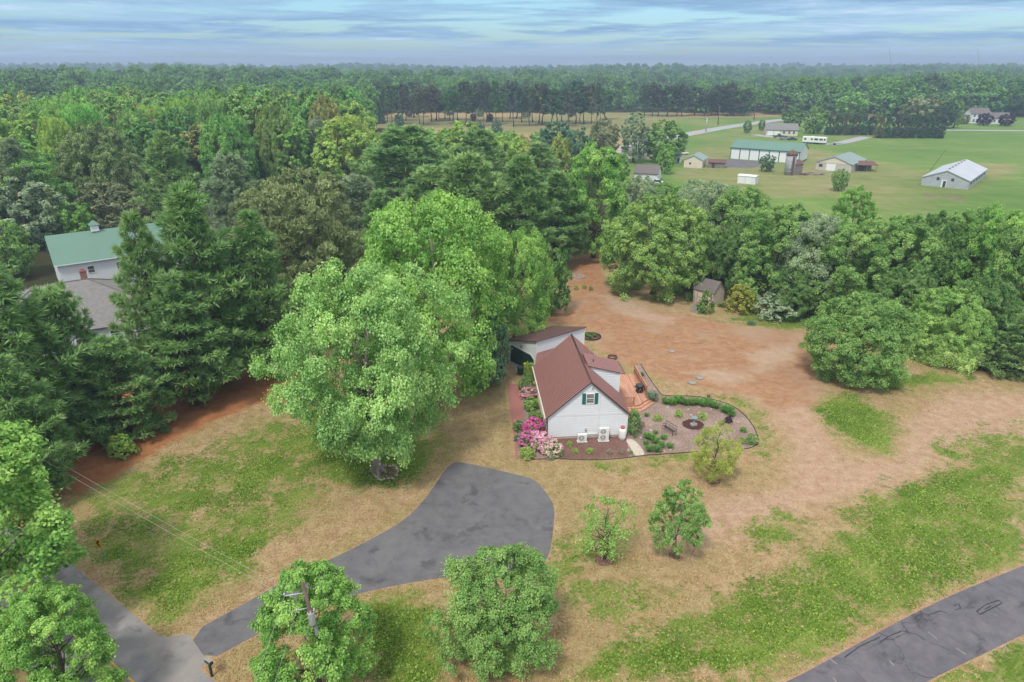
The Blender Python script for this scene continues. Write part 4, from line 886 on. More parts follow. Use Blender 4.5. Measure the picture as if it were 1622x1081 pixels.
vehicle('car', U(1081, 245), 0.1, 'car_white', 'white car parked past the tiny blue-roofed shed')
vehicle('pickup', U(1040, 294), 0.2, 'car_white', 'white pickup truck parked in front of the small bungalow')
cA, cB = U(1270, 227.5), U(1308, 229.5); cl_ = (cB - cA).length
rv = empty('camper', cA, math.atan2(cB.y - cA.y, cB.x - cA.x), 'long white travel camper with dark windows parked beside the field', 'camper')
bev(MB().box((cl_ / 2, 1.25, 1.9), (cl_, 2.5, 2.5)).build('body', M['white_enamel'], rv), .15, 3)
for x, ww in ((1.2, .9), (4.0, .8), (5.9, 1.6), (8.0, 1.4), (10.0, .8)): face_box(rv, 'window', M['glass'], min(x, cl_ - .8), 2.1, ww, .8, .06)
MB().box((cl_ / 2, 1.25, 0.5), (cl_ * .96, 2.3, .4)).build('skirt', M['trailer_green'], rv)
for x in (cl_ * .55, cl_ * .64): MB().tube([(x, -.05, .38), (x, .2, .38)], .38, 12).build('wheel', M['rubber'], rv)
MB().box((cl_ * .4, 1.25, 3.25), (.9, .8, .25)).build('roof_unit', M['trim'], rv)
tr_ = empty('flat_trailer', U(1313, 230), -0.15, 'low dark flat trailer parked behind the camper', 'trailer')
MB().box((2.6, 1, .75), (5.2, 2.0, .18)).build('bed', M['old_wood'], tr_); MB().tube([(5.2, 1, .7), (6.6, 1, .5)], .06, 6).build('drawbar', M['dark_grey'], tr_)
for s_ in (0, 2): MB().tube([(2.6, s_ - .12, .35), (2.6, s_ + .12, .35)], .35, 12).build('wheel', M['rubber'], tr_)
for k, p in enumerate(((1103, 211), (980, 239.5))):
    o = empty('traffic_drum', U(*p), 0, ('orange traffic drum on the verge of the far road', 'orange traffic drum by the road left of the beige home')[k], 'traffic drum')
    MB().lathe([(.42, 0), (.40, .1), (.36, .1), (.30, 1.3), (.1, 1.35)], 10).build('drum', M['orange'], o); MB().lathe([(.355, .5), (.34, .72)], 10).build('band', M['trim'], o)

# ------------------------------------------------------------------ street furniture
pb_, pt_ = Vector((-9.75, 27.75, 0)), Vector((-10.62, 27.35, 10.6))
po = empty('utility_pole', pb_, 0, 'leaning wooden utility pole with a grey transformer rising out of a bright tree', 'utility pole')
ax = (pt_ - pb_); axn = ax.normalized()
def onp(t): return ax * t
MB().tube([onp(0), onp(.5), onp(1)], [.135, .115, .085], 12).build('shaft', M['pole_wood'], po)
ar = Vector((-0.93, -0.35, 0.12))
w = MB(); w.tube([onp(.935), onp(.935) + ar], .028, 6); w.lathe([(.03, -.08), (.05, 0), (.03, .08)], 8, tuple(onp(.935) + ar + Vector((0, 0, .1)))); w.build('arm', M['transformer'], po)
w = MB(); w.tube([onp(.84) , onp(.84) + Vector((-.55, -.2, .02))], .02, 6); w.lathe([(.04, -.08), (.06, 0), (.04, .08)], 8, tuple(onp(.84) + Vector((-.58, -.2, .03)))); w.build('bracket', M['transformer'], po)
tp = onp(.80) + Vector((.11, -.25, 0))
tf = MB().lathe([(.13, -.46), (.175, -.42), (.175, .32), (.19, .35), (.16, .40), (.04, .42)], 18, tuple(tp)).build('transformer', M['transformer'], po)
MB().lathe([(.165, .405), (.10, .44), (.03, .45)], 18, tuple(tp)).build('lid', M['rust'], tf)
w = MB(); w.tube([tp + Vector((.11, 0, .36)), tp + Vector((.20, 0, .58))], .035, 6); w.tube([tp + Vector((.03, -.12, .36)), tp + Vector((.04, -.17, .52))], .03, 6); w.build('bushing', M['transformer'], tf)
w = MB(); w.box(tuple(onp(.70) + Vector((.12, -.14, 0))), (.16, .14, .5)); w.build('terminal_box', M['lamp_plastic'], po)
def wire(a, c, sag, label, m='wire', r_=0.012, grp=None):
    a, c = Vector(a), Vector(c); k = 24
    pts = [a.lerp(c, i / k) - Vector((0, 0, sag * 4 * (i / k) * (1 - i / k))) for i in range(k + 1)]
    return tag(MB().tube(pts, r_, 5).build('power_line', M[m]), label, 'power line', grp)
pw = pb_ + onp(.935) + ar; pw2 = pb_ + onp(.84) + Vector((-.58, -.2, .05)); far_p = Vector((-64, 62.5, 0))
# the next pole along the street, left of the frame
p2 = empty('utility_pole', far_p, 0, 'plain wooden utility pole at the far left end of the wires', 'utility pole'); MB().tube([(0, 0, 0), (0, 0, 10.5)], [.17, .11], 10).build('shaft', M['pole_wood'], p2)
w = MB(); w.tube([(-.2, -1, 9.9), (.2, 1, 9.9)], .05, 6); w.build('arm', M['pole_wood'], p2)
G = 'wires running over the lawn'
wire(pw, far_p + Vector((-.2, -1, 9.95)), 0.7, 'lower of the two pale wires crossing the left lawn', 'wire', .0065, G)
wire(pw + Vector((.16, .26, .12)), far_p + Vector((-.0, -.6, 10.05)), 0.7, 'upper of the two pale wires crossing the left lawn', 'wire', .0065, G)
wire(pw2, far_p + Vector((0, 0, 8.4)), 1.0, 'dark sagging cable below the pale wires over the left lawn', 'wire_dark', .008, G)
e1 = Vector((-7.9, -30, 9.4))
wire(pw, e1 + Vector((-.9, 0, .6)), 0.9, 'leftmost wire running down over the bright tree from the pole arm', 'wire', .0065, G)
wire(pw2, e1, 0.9, 'middle wire running down over the bright tree', 'wire', .0065, G)
wire(pb_ + onp(.80) + Vector((.2, -.3, .5)), e1 + Vector((.5, 0, -.4)), 0.9, 'rightmost thin wire running down over the bright tree', 'wire_dark', .008, G)
# mailbox
mbp = empty('mailbox', U(336, 1072), -0.55, 'dark green mailbox with a pale snow-grey top on a post at the driveway mouth', 'mailbox')
MB().box((0, 0, .55), (.12, .12, 1.1)).build('post', M['bin_green'], mbp)
w = MB(); pf = [(-.11, 1.12), (.11, 1.12), (.11, 1.26)] + [(.11 * math.cos(a), 1.26 + .11 * math.sin(a)) for a in (math.pi / 4, math.pi / 2, 3 * math.pi / 4)] + [(-.11, 1.26)]
w.add([(-.28, y, z) for y, z in pf] + [(.28, y, z) for y, z in pf], [tuple(range(7))[::-1], tuple(range(7, 14))] + [(i, (i + 1) % 7, 7 + (i + 1) % 7, 7 + i) for i in range(7)]); w.build('box', M['bin_green'], mbp)
MB().box((-.03, 0, 1.39), (.62, .26, .03)).build('top_board', M['concrete'], mbp); MB().box((.2, -.13, 1.3), (.03, .02, .16)).build('flag', M['red_plastic'], mbp)
# chevron sign
sg = empty('chevron_sign', U(164, 888), -0.30, 'yellow road sign with a black arrow pointing left on the lawn', 'sign')
MB().box((0, 0, .85), (.06, .05, 1.7)).build('post', M['steel'], sg)
sb_ = MB().box((0, -.045, 1.62), (.56, .02, .68)).build('panel', M['sign_yellow'], sg)
w = MB(); ch = [(.20, .27), (.02, .27), (-.20, 0), (.02, -.27), (.20, -.27), (-.01, 0)]
w.add([(x, -.060, 1.62 + z) for x, z in ch] + [(x, -.056, 1.62 + z) for x, z in ch], [(0, 1, 2, 5), (2, 3, 4, 5)] + [(6 + i, 6 + (i + 1) % 6, (i + 1) % 6, i) for i in range(6)]); w.build('arrow', M['sign_black'], sb_)
# far poles along the road and their wires
tops = []
for k, (px_, py_, ty, lb) in enumerate(((1118, 209, 187, 'short thin pole left of the far road'), (1137, 198, 168, 'first far utility pole beyond the road'), (1194, 191, 161, 'second far utility pole beyond the road, in front of the dark wood'), (1240, 187, 161, 'third far utility pole beside the end of the far road'))):
    p = U(px_, py_); h = height_at(p, ty); o = empty('roadside_pole', p, 0, lb, 'utility pole', 'utility poles along the far road')
    MB().tube([(0, 0, 0), (0, 0, h)], [.28, .2], 8).build('shaft', M['steel'] if k == 0 else M['pole_wood'], o); MB().box((0, 0, h - .8), (2.6, .2, .2)).build('crossarm', M['pole_wood'], o); tops.append(Vector((p.x, p.y, h - .6)))
for k in range(1, 3): wire(tops[k], tops[k + 1], 1.2, ('thin wire between the first and second far poles', 'thin wire between the second and third far poles')[k - 1], 'wire_dark', .06, 'wires on the far poles')
wire(tops[3], (340, 470, 12), 3.0, 'thin wire running right from the third far pole', 'wire_dark', .06, 'wires on the far poles')
for k, (px_, d, ty, lean, lb) in enumerate(((1421, 1500, 80, -22, 'faint thin mast leaning above the far trees, left one of two'), (1559, 1500, 80, -20, 'faint thin mast leaning above the far trees, right one of two'))):
    x = (px_ - 811) / F * d * 0.926; h = 60
    tag(MB().tube([(x, d, 0), (x + lean, d, h)], 0.42, 5).build('radio_mast', M['steel']), lb, 'mast')
ta = U(1008, 262); an = empty('antenna_mast', ta, 0, 'thin television antenna mast with a crossbar near the beige home', 'antenna')
MB().tube([(0, 0, 0), (0, 0, 9)], .07, 6).build('mast', M['steel'], an); MB().box((0, 0, 8.9), (3.4, .1, .1), .3).build('crossbar', M['steel'], an)

# ------------------------------------------------------------------ trees: crowns of many separate leaves on limbs
def norm(a): return a / np.maximum(np.linalg.norm(a, axis=-1, keepdims=True), 1e-9)
def leaf_mesh(name, cen, nor, L_, W_, tint, rng, m, axis_dir=None):
    n = len(cen)
    if axis_dir is None:
        t = norm(np.cross(nor, rng.normal(size=(n, 3))))
    else:
        t = norm(axis_dir)
    b = norm(np.cross(nor, t)); L_ = np.broadcast_to(L_, (n,))[:, None]; W_ = np.broadcast_to(W_, (n,))[:, None]
    fold = norm(np.cross(t, b)) * W_ * 0.16
    v = np.stack([cen - t * L_ * .5, cen + b * W_ * .5 + fold - t * L_ * .06, cen + t * L_ * .5, cen - b * W_ * .5 + fold - t * L_ * .06], 1).reshape(-1, 3)
    q = np.arange(n * 4).reshape(n, 4); me = bpy.data.meshes.new(name); mesh_np(me, v, q)
    me.attributes.new('tint', 'FLOAT', 'FACE').data.foreach_set('value', np.clip(tint, 0, 1).astype(np.float32)); me.materials.append(m); return me
PROF = {
    'round':  lambda t: np.sqrt(np.clip(1 - (2 * t - 0.92) ** 2 / 1.17, 0.02, 1)),
    'oval':   lambda t: np.sqrt(np.clip(1 - (2 * t - 0.80) ** 2 / 1.46, 0.02, 1)),
    'broad':  lambda t: np.clip(0.62 + 1.15 * t, 0, 1) * np.sqrt(np.clip(1 - np.clip((t - 0.35) / 0.67, 0, 1) ** 2, 0.03, 1)),
    'cone':   lambda t: np.clip((1 - t) ** 0.62 * np.clip(0.75 + 1.6 * t, 0, 1), 0.05, 1),
    'umbrella': lambda t: np.clip(0.95 - 0.9 * np.clip(t - .45, 0, 1) ** 1.1, 0.05, 1) * np.sqrt(np.clip(1 - np.clip((t - 0.5) / 0.52, 0, 1) ** 2, 0.03, 1)),
    'bowl':   lambda t: np.sqrt(np.clip(1 - t ** 2, 0.02, 1)),
}
def crown(name, Rr, z0, z1, ncl, nsub, nlf, leaf, prof='round', seed=1, cl=(.20, .34), inner=.55, up=.65, rnd=.60, subr=.42, droop=0.0, wisp=0.0, m='leaf', aspect=0.72, lop=0.10):
    """returns (crown mesh, clump centres): clumps > sprays > leaves"""
    rng = np.random.default_rng(seed); pf = PROF[prof]
    t = np.linspace(0.02, 0.98, 200); wgt = pf(t); wgt /= wgt.sum(); th = rng.choice(t, ncl, p=wgt)
    # spread the clumps round the axis evenly, then disturb
    az = (np.arange(ncl) * 2.39996 + rng.normal(0, .35, ncl)); order = np.argsort(th); a2 = np.empty(ncl); a2[order] = az; az = a2
    rr = pf(th) * Rr * (inner + (1 - inner) * np.sqrt(rng.random(ncl))) * (1 - cl[0] * .55)
    lob = 1 + lop * np.sin(az * 2 + seed) + lop * np.sin(az * 3 + th * 5 + seed * 2)
    cen = np.stack([np.cos(az) * rr * lob, np.sin(az) * rr * lob, z0 + (z1 - z0) * th], 1)
    rc = Rr * rng.uniform(cl[0], cl[1], ncl); rc *= np.where(th > .85, .8, 1)
    mid = np.array([0, 0, z0 + (z1 - z0) * .42]); outd = norm(cen - mid)
    sd_ = norm(rng.normal(size=(ncl, nsub, 3)) + outd[:, None] * .55 + np.array([0, 0, .35]))
    sc = cen[:, None] + sd_ * (rc[:, None] * rng.uniform(.55, 1.05, (ncl, nsub)))[..., None] * np.array([1, 1, .82])
    sr = (rc[:, None] * subr * rng.uniform(.7, 1.3, (ncl, nsub)))
    ld = norm(rng.normal(size=(ncl, nsub, nlf, 3)) + sd_[:, :, None] * .4 + np.array([0, 0, .2])); rad = rng.random((ncl, nsub, nlf)) ** .5
    if wisp: rad *= 1 + wisp * (rng.random((ncl, nsub, nlf)) ** 6) * 3
    lc = sc[:, :, None] + ld * (sr[:, :, None] * rad)[..., None] * np.array([1, 1, .75])
    if droop: lc[..., 2] -= droop * rng.random((ncl, nsub, nlf)) ** 2 * np.clip(np.hypot(lc[..., 0], lc[..., 1]) / Rr, 0, 1)
    nor = norm(norm(lc - cen[:, None, None]) * .8 + np.array([0, 0, up]) + rng.normal(size=lc.shape) * rnd)
    tint = .5 + rng.normal(0, .13, (ncl, 1, 1)) + rng.normal(0, .11, (ncl, nsub, 1)) + rng.normal(0, .15, (ncl, nsub, nlf))
    lc = lc.reshape(-1, 3); nor = nor.reshape(-1, 3); n = len(lc); s = leaf * rng.uniform(.65, 1.35, n)
    ax = None
    if m == 'needle': ax = norm(nor * .7 + rng.normal(size=nor.shape) * .5); nor = norm(rng.normal(size=nor.shape))
    return leaf_mesh(name, lc, nor, s * 1.25, s * 1.25 * aspect, tint.reshape(-1), rng, M[m], ax), cen
def trunk_mesh(h, r, cen, seed, m='bark', nl=14, fork=.3, lean=0.0, rtop=.25):
    rng = random.Random(seed); b = MB()
    pts = [Vector((lean * h * (i / 6) ** 2 + rng.uniform(-.03, .03) * h * (i > 0), rng.uniform(-.03, .03) * h * (i > 0), h * i / 6)) for i in range(7)]
    b.tube(pts, [r * (1.45 if i == 0 else 1 - (1 - rtop) * i / 6) for i in range(7)], 9)
    for k in range(5):
        a = k * 1.257 + rng.uniform(-.3, .3); b.tube([(math.cos(a) * r * .7, math.sin(a) * r * .7, r * 1.1), (math.cos(a) * r * 1.5, math.sin(a) * r * 1.5, r * .3), (math.cos(a) * r * 2.3, math.sin(a) * r * 2.3, -.05)], [r * .5, r * .36, r * .15], 6)
    ids = list(range(len(cen))); rng.shuffle(ids)
    for i in ids[:nl]:
        c = Vector(cen[i]); zb = min(max(h * fork, c.z - math.hypot(c.x, c.y) * rng.uniform(.5, .9)), h * .92); f = zb / h * 6; j = min(int(f), 5); p = pts[j].lerp(pts[j + 1], f - j)
        mid_ = p.lerp(c, .5) + Vector((rng.uniform(-.06, .06) * h, rng.uniform(-.06, .06) * h, -.03 * h)); rb = r * (1 - (1 - rtop) * f / 6) * .55
        b.tube([p, mid_, c], [rb, rb * .6, rb * .18], 6)
    o = b.build('trunk', M[m]); me = o.data; bpy.data.objects.remove(o); return me
def pine(name, H, Rr, seed, base=.10, nwh=20, nbr=5, ntuft=15, nned=15, ned=.42, prof=None, w=.115, flat=.06):
    rng = np.random.default_rng(seed); cs, ns, ax, tt = [], [], [], []; b = MB(); tr = .020 * H
    b.tube([(0, 0, 0), (.01 * H, 0, H * .35), (-.005 * H, .01 * H, H * .7), (0, 0, H * .985)], [tr * 1.25, tr * .8, tr * .45, tr * .08], 9)
    shape = prof or (lambda t: (1 - t) ** .72 * min(1, .62 + 1.5 * t))
    for i in range(nwh):
        t = (i + .35 * rng.random()) / nwh; z = H * (base + (1 - base) * t * .97); rad = Rr * shape(t)
        for k in range(nbr):
            if rng.random() < .09: continue
            a = i * 2.1 + k * 2 * math.pi / nbr + rng.normal(0, .2); Ln = rad * rng.uniform(.62, 1.18); el = math.radians(-6 + 48 * t ** 1.5 + rng.normal(0, 5))
            d = np.array([math.cos(a), math.sin(a), 0]); side = np.array([-math.sin(a), math.cos(a), 0]); o = np.array([0, 0, z])
            def pt(f): return o + d * (Ln * f * math.cos(el)) + np.array([0, 0, Ln * f * math.sin(el) + Ln * .16 * f * f - Ln * .05 * math.sin(f * 3.1)])
            b.tube([tuple(pt(0)), tuple(pt(.5)), tuple(pt(.95))], [max(.018 * Ln, .02), .012 * Ln, .004], 4)
            bt = rng.normal(0, .12); nt_ = max(3, int(ntuft * (.35 + .65 * Ln / Rr)))
            f = rng.uniform(.22, 1.0, nt_) ** .7; sp_ = rng.uniform(-1, 1, nt_) * (.42 * (1.08 - f) + .07) * Ln * 1.25
            P = np.stack([pt(x) for x in f]) + side * sp_[:, None] + np.stack([np.zeros(nt_), np.zeros(nt_), rng.normal(0, flat, nt_) * ned * 2 + np.abs(sp_) * .06], 1)
            dirs = norm(d * .9 + side * (np.sign(sp_) * .5)[:, None] + np.array([0, 0, .42]))
            for p_, dd in zip(P, dirs):
                nd = norm(dd * .8 + rng.normal(size=(nned, 3)) * .52 + np.array([0, 0, .18])); cs.append(p_ + nd * ned * rng.uniform(.25, .6, (nned, 1))); ax.append(nd)
                ns.append(norm(np.array([0, 0, .8]) + rng.normal(size=(nned, 3)) * .55)); tt.append(.5 + bt + rng.normal(0, .1) + rng.normal(0, .14, nned) + (.30 if rng.random() < .28 else 0))
    cs = np.concatenate(cs); n = len(cs); s = ned * rng.uniform(.7, 1.3, n)
    cm = leaf_mesh(name, cs, np.concatenate(ns), s, s * w * 1.25, np.concatenate(tt), rng, M['needle'], np.concatenate(ax))
    o = b.build('trunk', M['bark']); me = o.data; bpy.data.objects.remove(o); return dict(c=cm, t=me, R=Rr, H=H)
def proto(H, Rr, z0, seed, ncl, nsub, nlf, leaf, prof='round', bark='bark', tr=.028, nl=14, fork=.3, lean=0.0, **k):
    c, cen = crown('crown', Rr, z0, H, ncl, nsub, nlf, leaf, prof, seed, **k)
    co = np.empty(len(c.vertices) * 3, np.float32); c.vertices.foreach_get('co', co); co = co.reshape(-1, 3)
    return dict(c=c, t=trunk_mesh(H * .86, H * tr, cen, seed, bark, nl, fork, lean), R=float(np.percentile(np.hypot(co[:, 0], co[:, 1]), 98.5)), H=float(np.percentile(co[:, 2], 99.7)))
PR = {
    'maple':  proto(15, 9.5, 3.4, 11, 120, 13, 104, 0.150, 'broad', 'bark_grey', .030, 40, .22, cl=(.10, .185), inner=.22, wisp=.40, lop=.17, rnd=.75, aspect=.8),
    'maple2':  proto(15, 8.5, 2.2, 12, 95, 11, 75, 0.211, 'oval', 'bark_grey', .026, 30, cl=(.17, .27), wisp=.1, lop=.12),
    'near':  proto(11, 5.0, 1.2, 13, 80, 11, 85, 0.149, 'oval', 'bark', .022, 24, cl=(.17, .27), wisp=.12),
    'crab':  proto(7, 4.0, .5, 14, 80, 11, 90, 0.102, 'round', 'bark', .026, 24, cl=(.17, .28), wisp=.18),
    'dense':  proto(10, 6.0, .35, 15, 150, 10, 66, 0.150, 'round', 'bark', .024, 16, cl=(.13, .22), inner=.70),
    'dense2': proto(10, 6.0, .35, 16, 150, 10, 66, 0.150, 'round', 'bark', .024, 16, cl=(.15, .24), inner=.58, lop=.06),
    'weep':  proto(10, 5.5, .6, 17, 80, 10, 80, 0.161, 'umbrella', 'bark', .024, 16, cl=(.17, .27), inner=.66, droop=3.4, wisp=.2),
    'open':   proto(5, 2.3, .9, 18, 60, 6, 10, 0.105, 'broad', 'bark', .016, 60, .15, cl=(.10, .20), inner=.12, wisp=.5, rnd=1, subr=.8),
    'young':  proto(5, 2.3, .8, 19, 44, 9, 65, 0.093, 'oval', 'bark_grey', .018, 14, cl=(.2, .3), inner=.45),
    'fine':  proto(5, 2.3, .7, 20, 44, 9, 65, 0.065, 'broad', 'bark', .018, 22, .15, cl=(.18, .28), inner=.35, wisp=.25, rnd=1),
    'midA':  proto(14, 6.0, 1.6, 21, 78, 9, 37, 0.334, 'round', cl=(.15, .25), inner=.6),
    'midB':  proto(16, 6.0, 1.6, 22, 82, 9, 37, 0.334, 'oval', cl=(.15, .25), inner=.6),
    'midC':  proto(13, 6.4, 1.4, 23, 78, 9, 37, 0.334, 'broad', cl=(.15, .25), inner=.6, wisp=.15),
    'midD':  proto(17, 5.4, 1.4, 24, 78, 9, 37, 0.319, 'oval', cl=(.15, .25), inner=.6, lop=.16),
    'midE':  proto(12, 6.2, .8, 25, 74, 9, 37, 0.350, 'round', cl=(.15, .25), inner=.6, wisp=.15, lop=.16),
    'farA':   proto(15, 6.5, 2.0, 31, 38, 5, 12, .92, 'round', nl=4, cl=(.22, .36)),
    'farB':   proto(17, 6.0, 2.0, 32, 38, 5, 12, .90, 'oval', nl=4, cl=(.22, .36)),
    'farC':   proto(14, 6.5, 2.0, 33, 38, 5, 12, .92, 'broad', nl=4, cl=(.22, .36)),
    'lob':    proto(20, 5.2, 8.0, 34, 34, 6, 26, .95, 'round', 'bark', .014, 8, .5, cl=(.20, .36), inner=.35, m='needle', aspect=.36, lop=.15),
    'lob2':   proto(20, 4.6, 6.5, 35, 34, 6, 26, .95, 'oval', 'bark', .014, 8, .45, cl=(.20, .36), inner=.35, m='needle', aspect=.36, lop=.15),
    'pitch':  proto(15, 6.0, 2.2, 36, 110, 11, 56, .34, 'broad', 'bark', .020, 24, .3, cl=(.13, .22), inner=.45, m='needle', aspect=.30, lop=.12, up=.7),
    'cedar':  proto(11, 2.6, .4, 37, 46, 7, 20, .42, 'cone', 'bark', .016, 4, cl=(.32, .48), inner=.6, m='needle', aspect=.5),
    'shrub':  proto(2.0, 1.2, .1, 41, 30, 7, 22, .105, 'round', 'bark', .02, 8, .1, cl=(.26, .42), inner=.6),
    'shrub2': proto(2.0, 1.2, .1, 42, 34, 7, 22, .095, 'bowl', 'bark', .02, 8, .1, cl=(.24, .38), inner=.6, wisp=.15),
    'topiary': proto(2.0, 1.0, .02, 43, 40, 7, 22, .085, 'cone', 'bark', .02, 4, .1, cl=(.25, .35), inner=.8, lop=.02),
    'wp1': pine('crown', 16, 4.9, 51, .08, 18, 6, 20, 24, .66), 'wp2': pine('crown', 16, 4.9, 52, .12, 17, 6, 20, 24, .66),
    'wp3': pine('crown', 16, 4.4, 53, .30, 15, 5, 18, 22, .64), 'wp4': pine('crown', 14, 5.0, 54, .08, 15, 6, 20, 24, .66, lambda t: (1 - t) ** .5 * min(1, .75 + t)),
    'spruce': pine('crown', 12, 3.4, 55, .03, 22, 6, 15, 18, .40, lambda t: (1 - t) ** .9, .16, .05),
}
KIND = {'wp1': 'white_pine', 'wp2': 'white_pine', 'wp3': 'white_pine', 'wp4': 'white_pine', 'lob': 'pine_tree', 'lob2': 'pine_tree', 'pitch': 'pine_tree', 'cedar': 'cedar_tree', 'spruce': 'spruce_tree',
        'shrub': 'shrub', 'shrub2': 'shrub', 'topiary': 'shrub'}
TR = random.Random(77)
def place(kind, p, h, r, col, label, group=None, name=None, cat=None, rz=None):
    q = PR[kind]; nm = name or KIND.get(kind, 'broadleaf_tree'); cat = cat or ('shrub' if nm == 'shrub' else 'tree')
    o = empty(nm, (p[0], p[1], p[2] if len(p) > 2 else 0), TR.uniform(0, 6.28) if rz is None else rz, label, cat, group)
    sc = (r / q['R'], r / q['R'], h / q['H'])
    link('trunk' if nm != 'shrub' else 'stem', q['t'], o, scale=sc); link('crown' if nm != 'shrub' else 'foliage', q['c'], o, color=col, scale=sc); return o
def tree(kind, bx, by, ty, w, col, label, group=None, name=None, cat=None, kh=1.0, rz=None):
    """base pixel, top row, crown width in the photo"""
    p = U(bx, by); r = px2m(p, w) / 2; lo, hi = ty, None
    h = height_at(p, ty)
    return place(kind, p, max(h * kh, .3), r, col, label, group, name, cat, rz)

C = dict(maple=(0.330, 0.530, 0.180), mid=(0.235, 0.395, 0.115), bright=(0.250, 0.450, 0.105), lime=(0.345, 0.500, 0.115), yellow=(0.390, 0.450, 0.110), olive=(0.360, 0.385, 0.125), deep=(0.165, 0.300, 0.090),
         dark=(0.080, 0.140, 0.075), blue=(0.157, 0.285, 0.167), grey=(0.301, 0.395, 0.236), brown=(0.270, 0.300, 0.160), rose=(0.380, 0.325, 0.250), pine=(0.205, 0.350, 0.125), pine2=(0.240, 0.375, 0.140), pinegrey=(0.248, 0.331, 0.202), pitch=(0.270, 0.325, 0.150), lob=(0.083, 0.124, 0.067), purple=(0.055, 0.030, 0.050))
# --- foreground
tree('near', -52, 1020, 684, 385, C['bright'], 'large green tree overhanging the street at the left edge', rz=.6)
tree('near', 118, 1125, 948, 175, C['bright'], 'lower leafy tree beside the street below the large left-edge tree', rz=2.0)
tree('near', 510, 1104, 915, 190, C['bright'], 'bright green tree around the utility pole at the bottom', rz=1.0)
tree('crab', 789, 1040, 884, 198, C['mid'], 'round green tree below the driveway at the bottom centre', rz=.3)
tree('open', 957, 886, 792, 100, C['bright'], 'thin open-branched young tree right of the driveway')
tree('young', 1069, 880, 775, 92, C['mid'], 'small dense green tree on the lawn right of the thin one')
tree('fine', 1130, 762, 670, 82, C['yellow'], 'small yellow-green tree in front of the mulched garden')
tree('maple', 598, 748, 420, 306, C['maple'], 'largest pale green maple beside the driveway with bare grey trunk', rz=2.2)
tree('maple2', 695, 610, 318, 262, C['bright'], 'tall bright green tree behind the largest maple', rz=.4)
tree('maple2', 815, 545, 368, 125, C['bright'], 'bright green tree reaching right toward the bare earth', rz=3.0)
tree('midE', 868, 497, 388, 72, C['deep'], 'dark green bushy tree at the left edge of the bare earth')
tree('midE', 775, 610, 500, 76, C['blue'], 'dark bluish green bush-like tree at the garage door')
# --- right-hand trees by the bare earth
tree('dense', 1034, 466, 312, 168, (.27, .42, .115), 'big round dense tree left of the garden shed', rz=.2)
tree('near', 940, 408, 232, 118, C['bright'], 'tall yellow-green tree at the head of the bare earth', rz=1.0)
tree('maple2', 1000, 380, 282, 85, C['grey'], 'pale greyish green tree behind the big round tree')
tree('dense2', 1350, 600, 470, 156, C['mid'], 'round dense green tree standing alone right of the bare earth', rz=.9)
o = tree('dense2', 1487, 568, 460, 116, (.30, .48, .135), 'round weeping tree with hanging branches near the right edge')
h_ = height_at(U(1485, 568), 462); r_ = px2m(U(1485, 568), 122) / 2; link('hanging_foliage', PR['weep']['c'], o, color=(.44, .60, .21), scale=(r_ * .98 / PR['weep']['R'], r_ * .98 / PR['weep']['R'], h_ * .60 / PR['weep']['H']))
tree('spruce', 1604, 592, 480, 110, C['pine2'], 'dark spruce at the right edge beside the weeping tree')
for i, (bx, by, ty, w, k, c, lb) in enumerate((
    (1105, 430, 290, 110, 'maple2', 'grey', 'pale olive tree just right of the big round tree'),
    (1160, 445, 298, 120, 'near', 'mid', 'green tree behind the garden shed in the belt of trees'),
    (1176, 462, 345, 90, 'dense', 'deep', 'dark green tree right behind the garden shed'),
    (1222, 482, 328, 125, 'near', 'mid', 'green tree behind the grey-green bush in the belt'),
    (1275, 488, 345, 130, 'maple2', 'grey', 'pale olive leafy tree in the middle of the belt'),
    (1333, 440, 300, 78, 'near', 'bright', 'tall slim bright tree sticking up above the belt'),
    (1330, 505, 358, 130, 'near', 'mid', 'green tree behind the round lone tree'),
    (1395, 505, 345, 135, 'near', 'mid', 'broad green tree right of the tall slim one'),
    (1452, 495, 342, 125, 'dense', 'deep', 'dark green tree behind the weeping tree'),
    (1502, 505, 334, 100, 'near', 'mid', 'tall green tree with pointed tops toward the right edge'),
    (1545, 520, 332, 110, 'near', 'bright', 'pointed bright tree second from the right edge'),
    (1592, 535, 362, 120, 'maple2', 'mid', 'leafy green tree above the spruce at the right edge'),
    (1645, 540, 372, 120, 'near', 'deep', 'dark tree cut by the right edge of the belt'),
    (1420, 530, 425, 110, 'dense', 'deep', 'low dark undergrowth tree between the two round trees'),
    (1540, 560, 440, 110, 'dense', 'deep', 'low dark tree between the weeping tree and the spruce'),
    (1255, 500, 420, 90, 'dense', 'deep', 'low dark tree right of the grey-green bush'),
    (1085, 370, 296, 80, 'dense', 'bright', 'small bright tree top near the field edge'),
    (1140, 385, 296, 85, 'maple2', 'grey', 'pale small tree in front of the white shed'),
    (1045, 345, 290, 70, 'dense', 'mid', 'green hedge tree in front of the bungalow'))):
    tree(k, bx, by, ty, w, C[c], lb, 'belt of trees along the field')
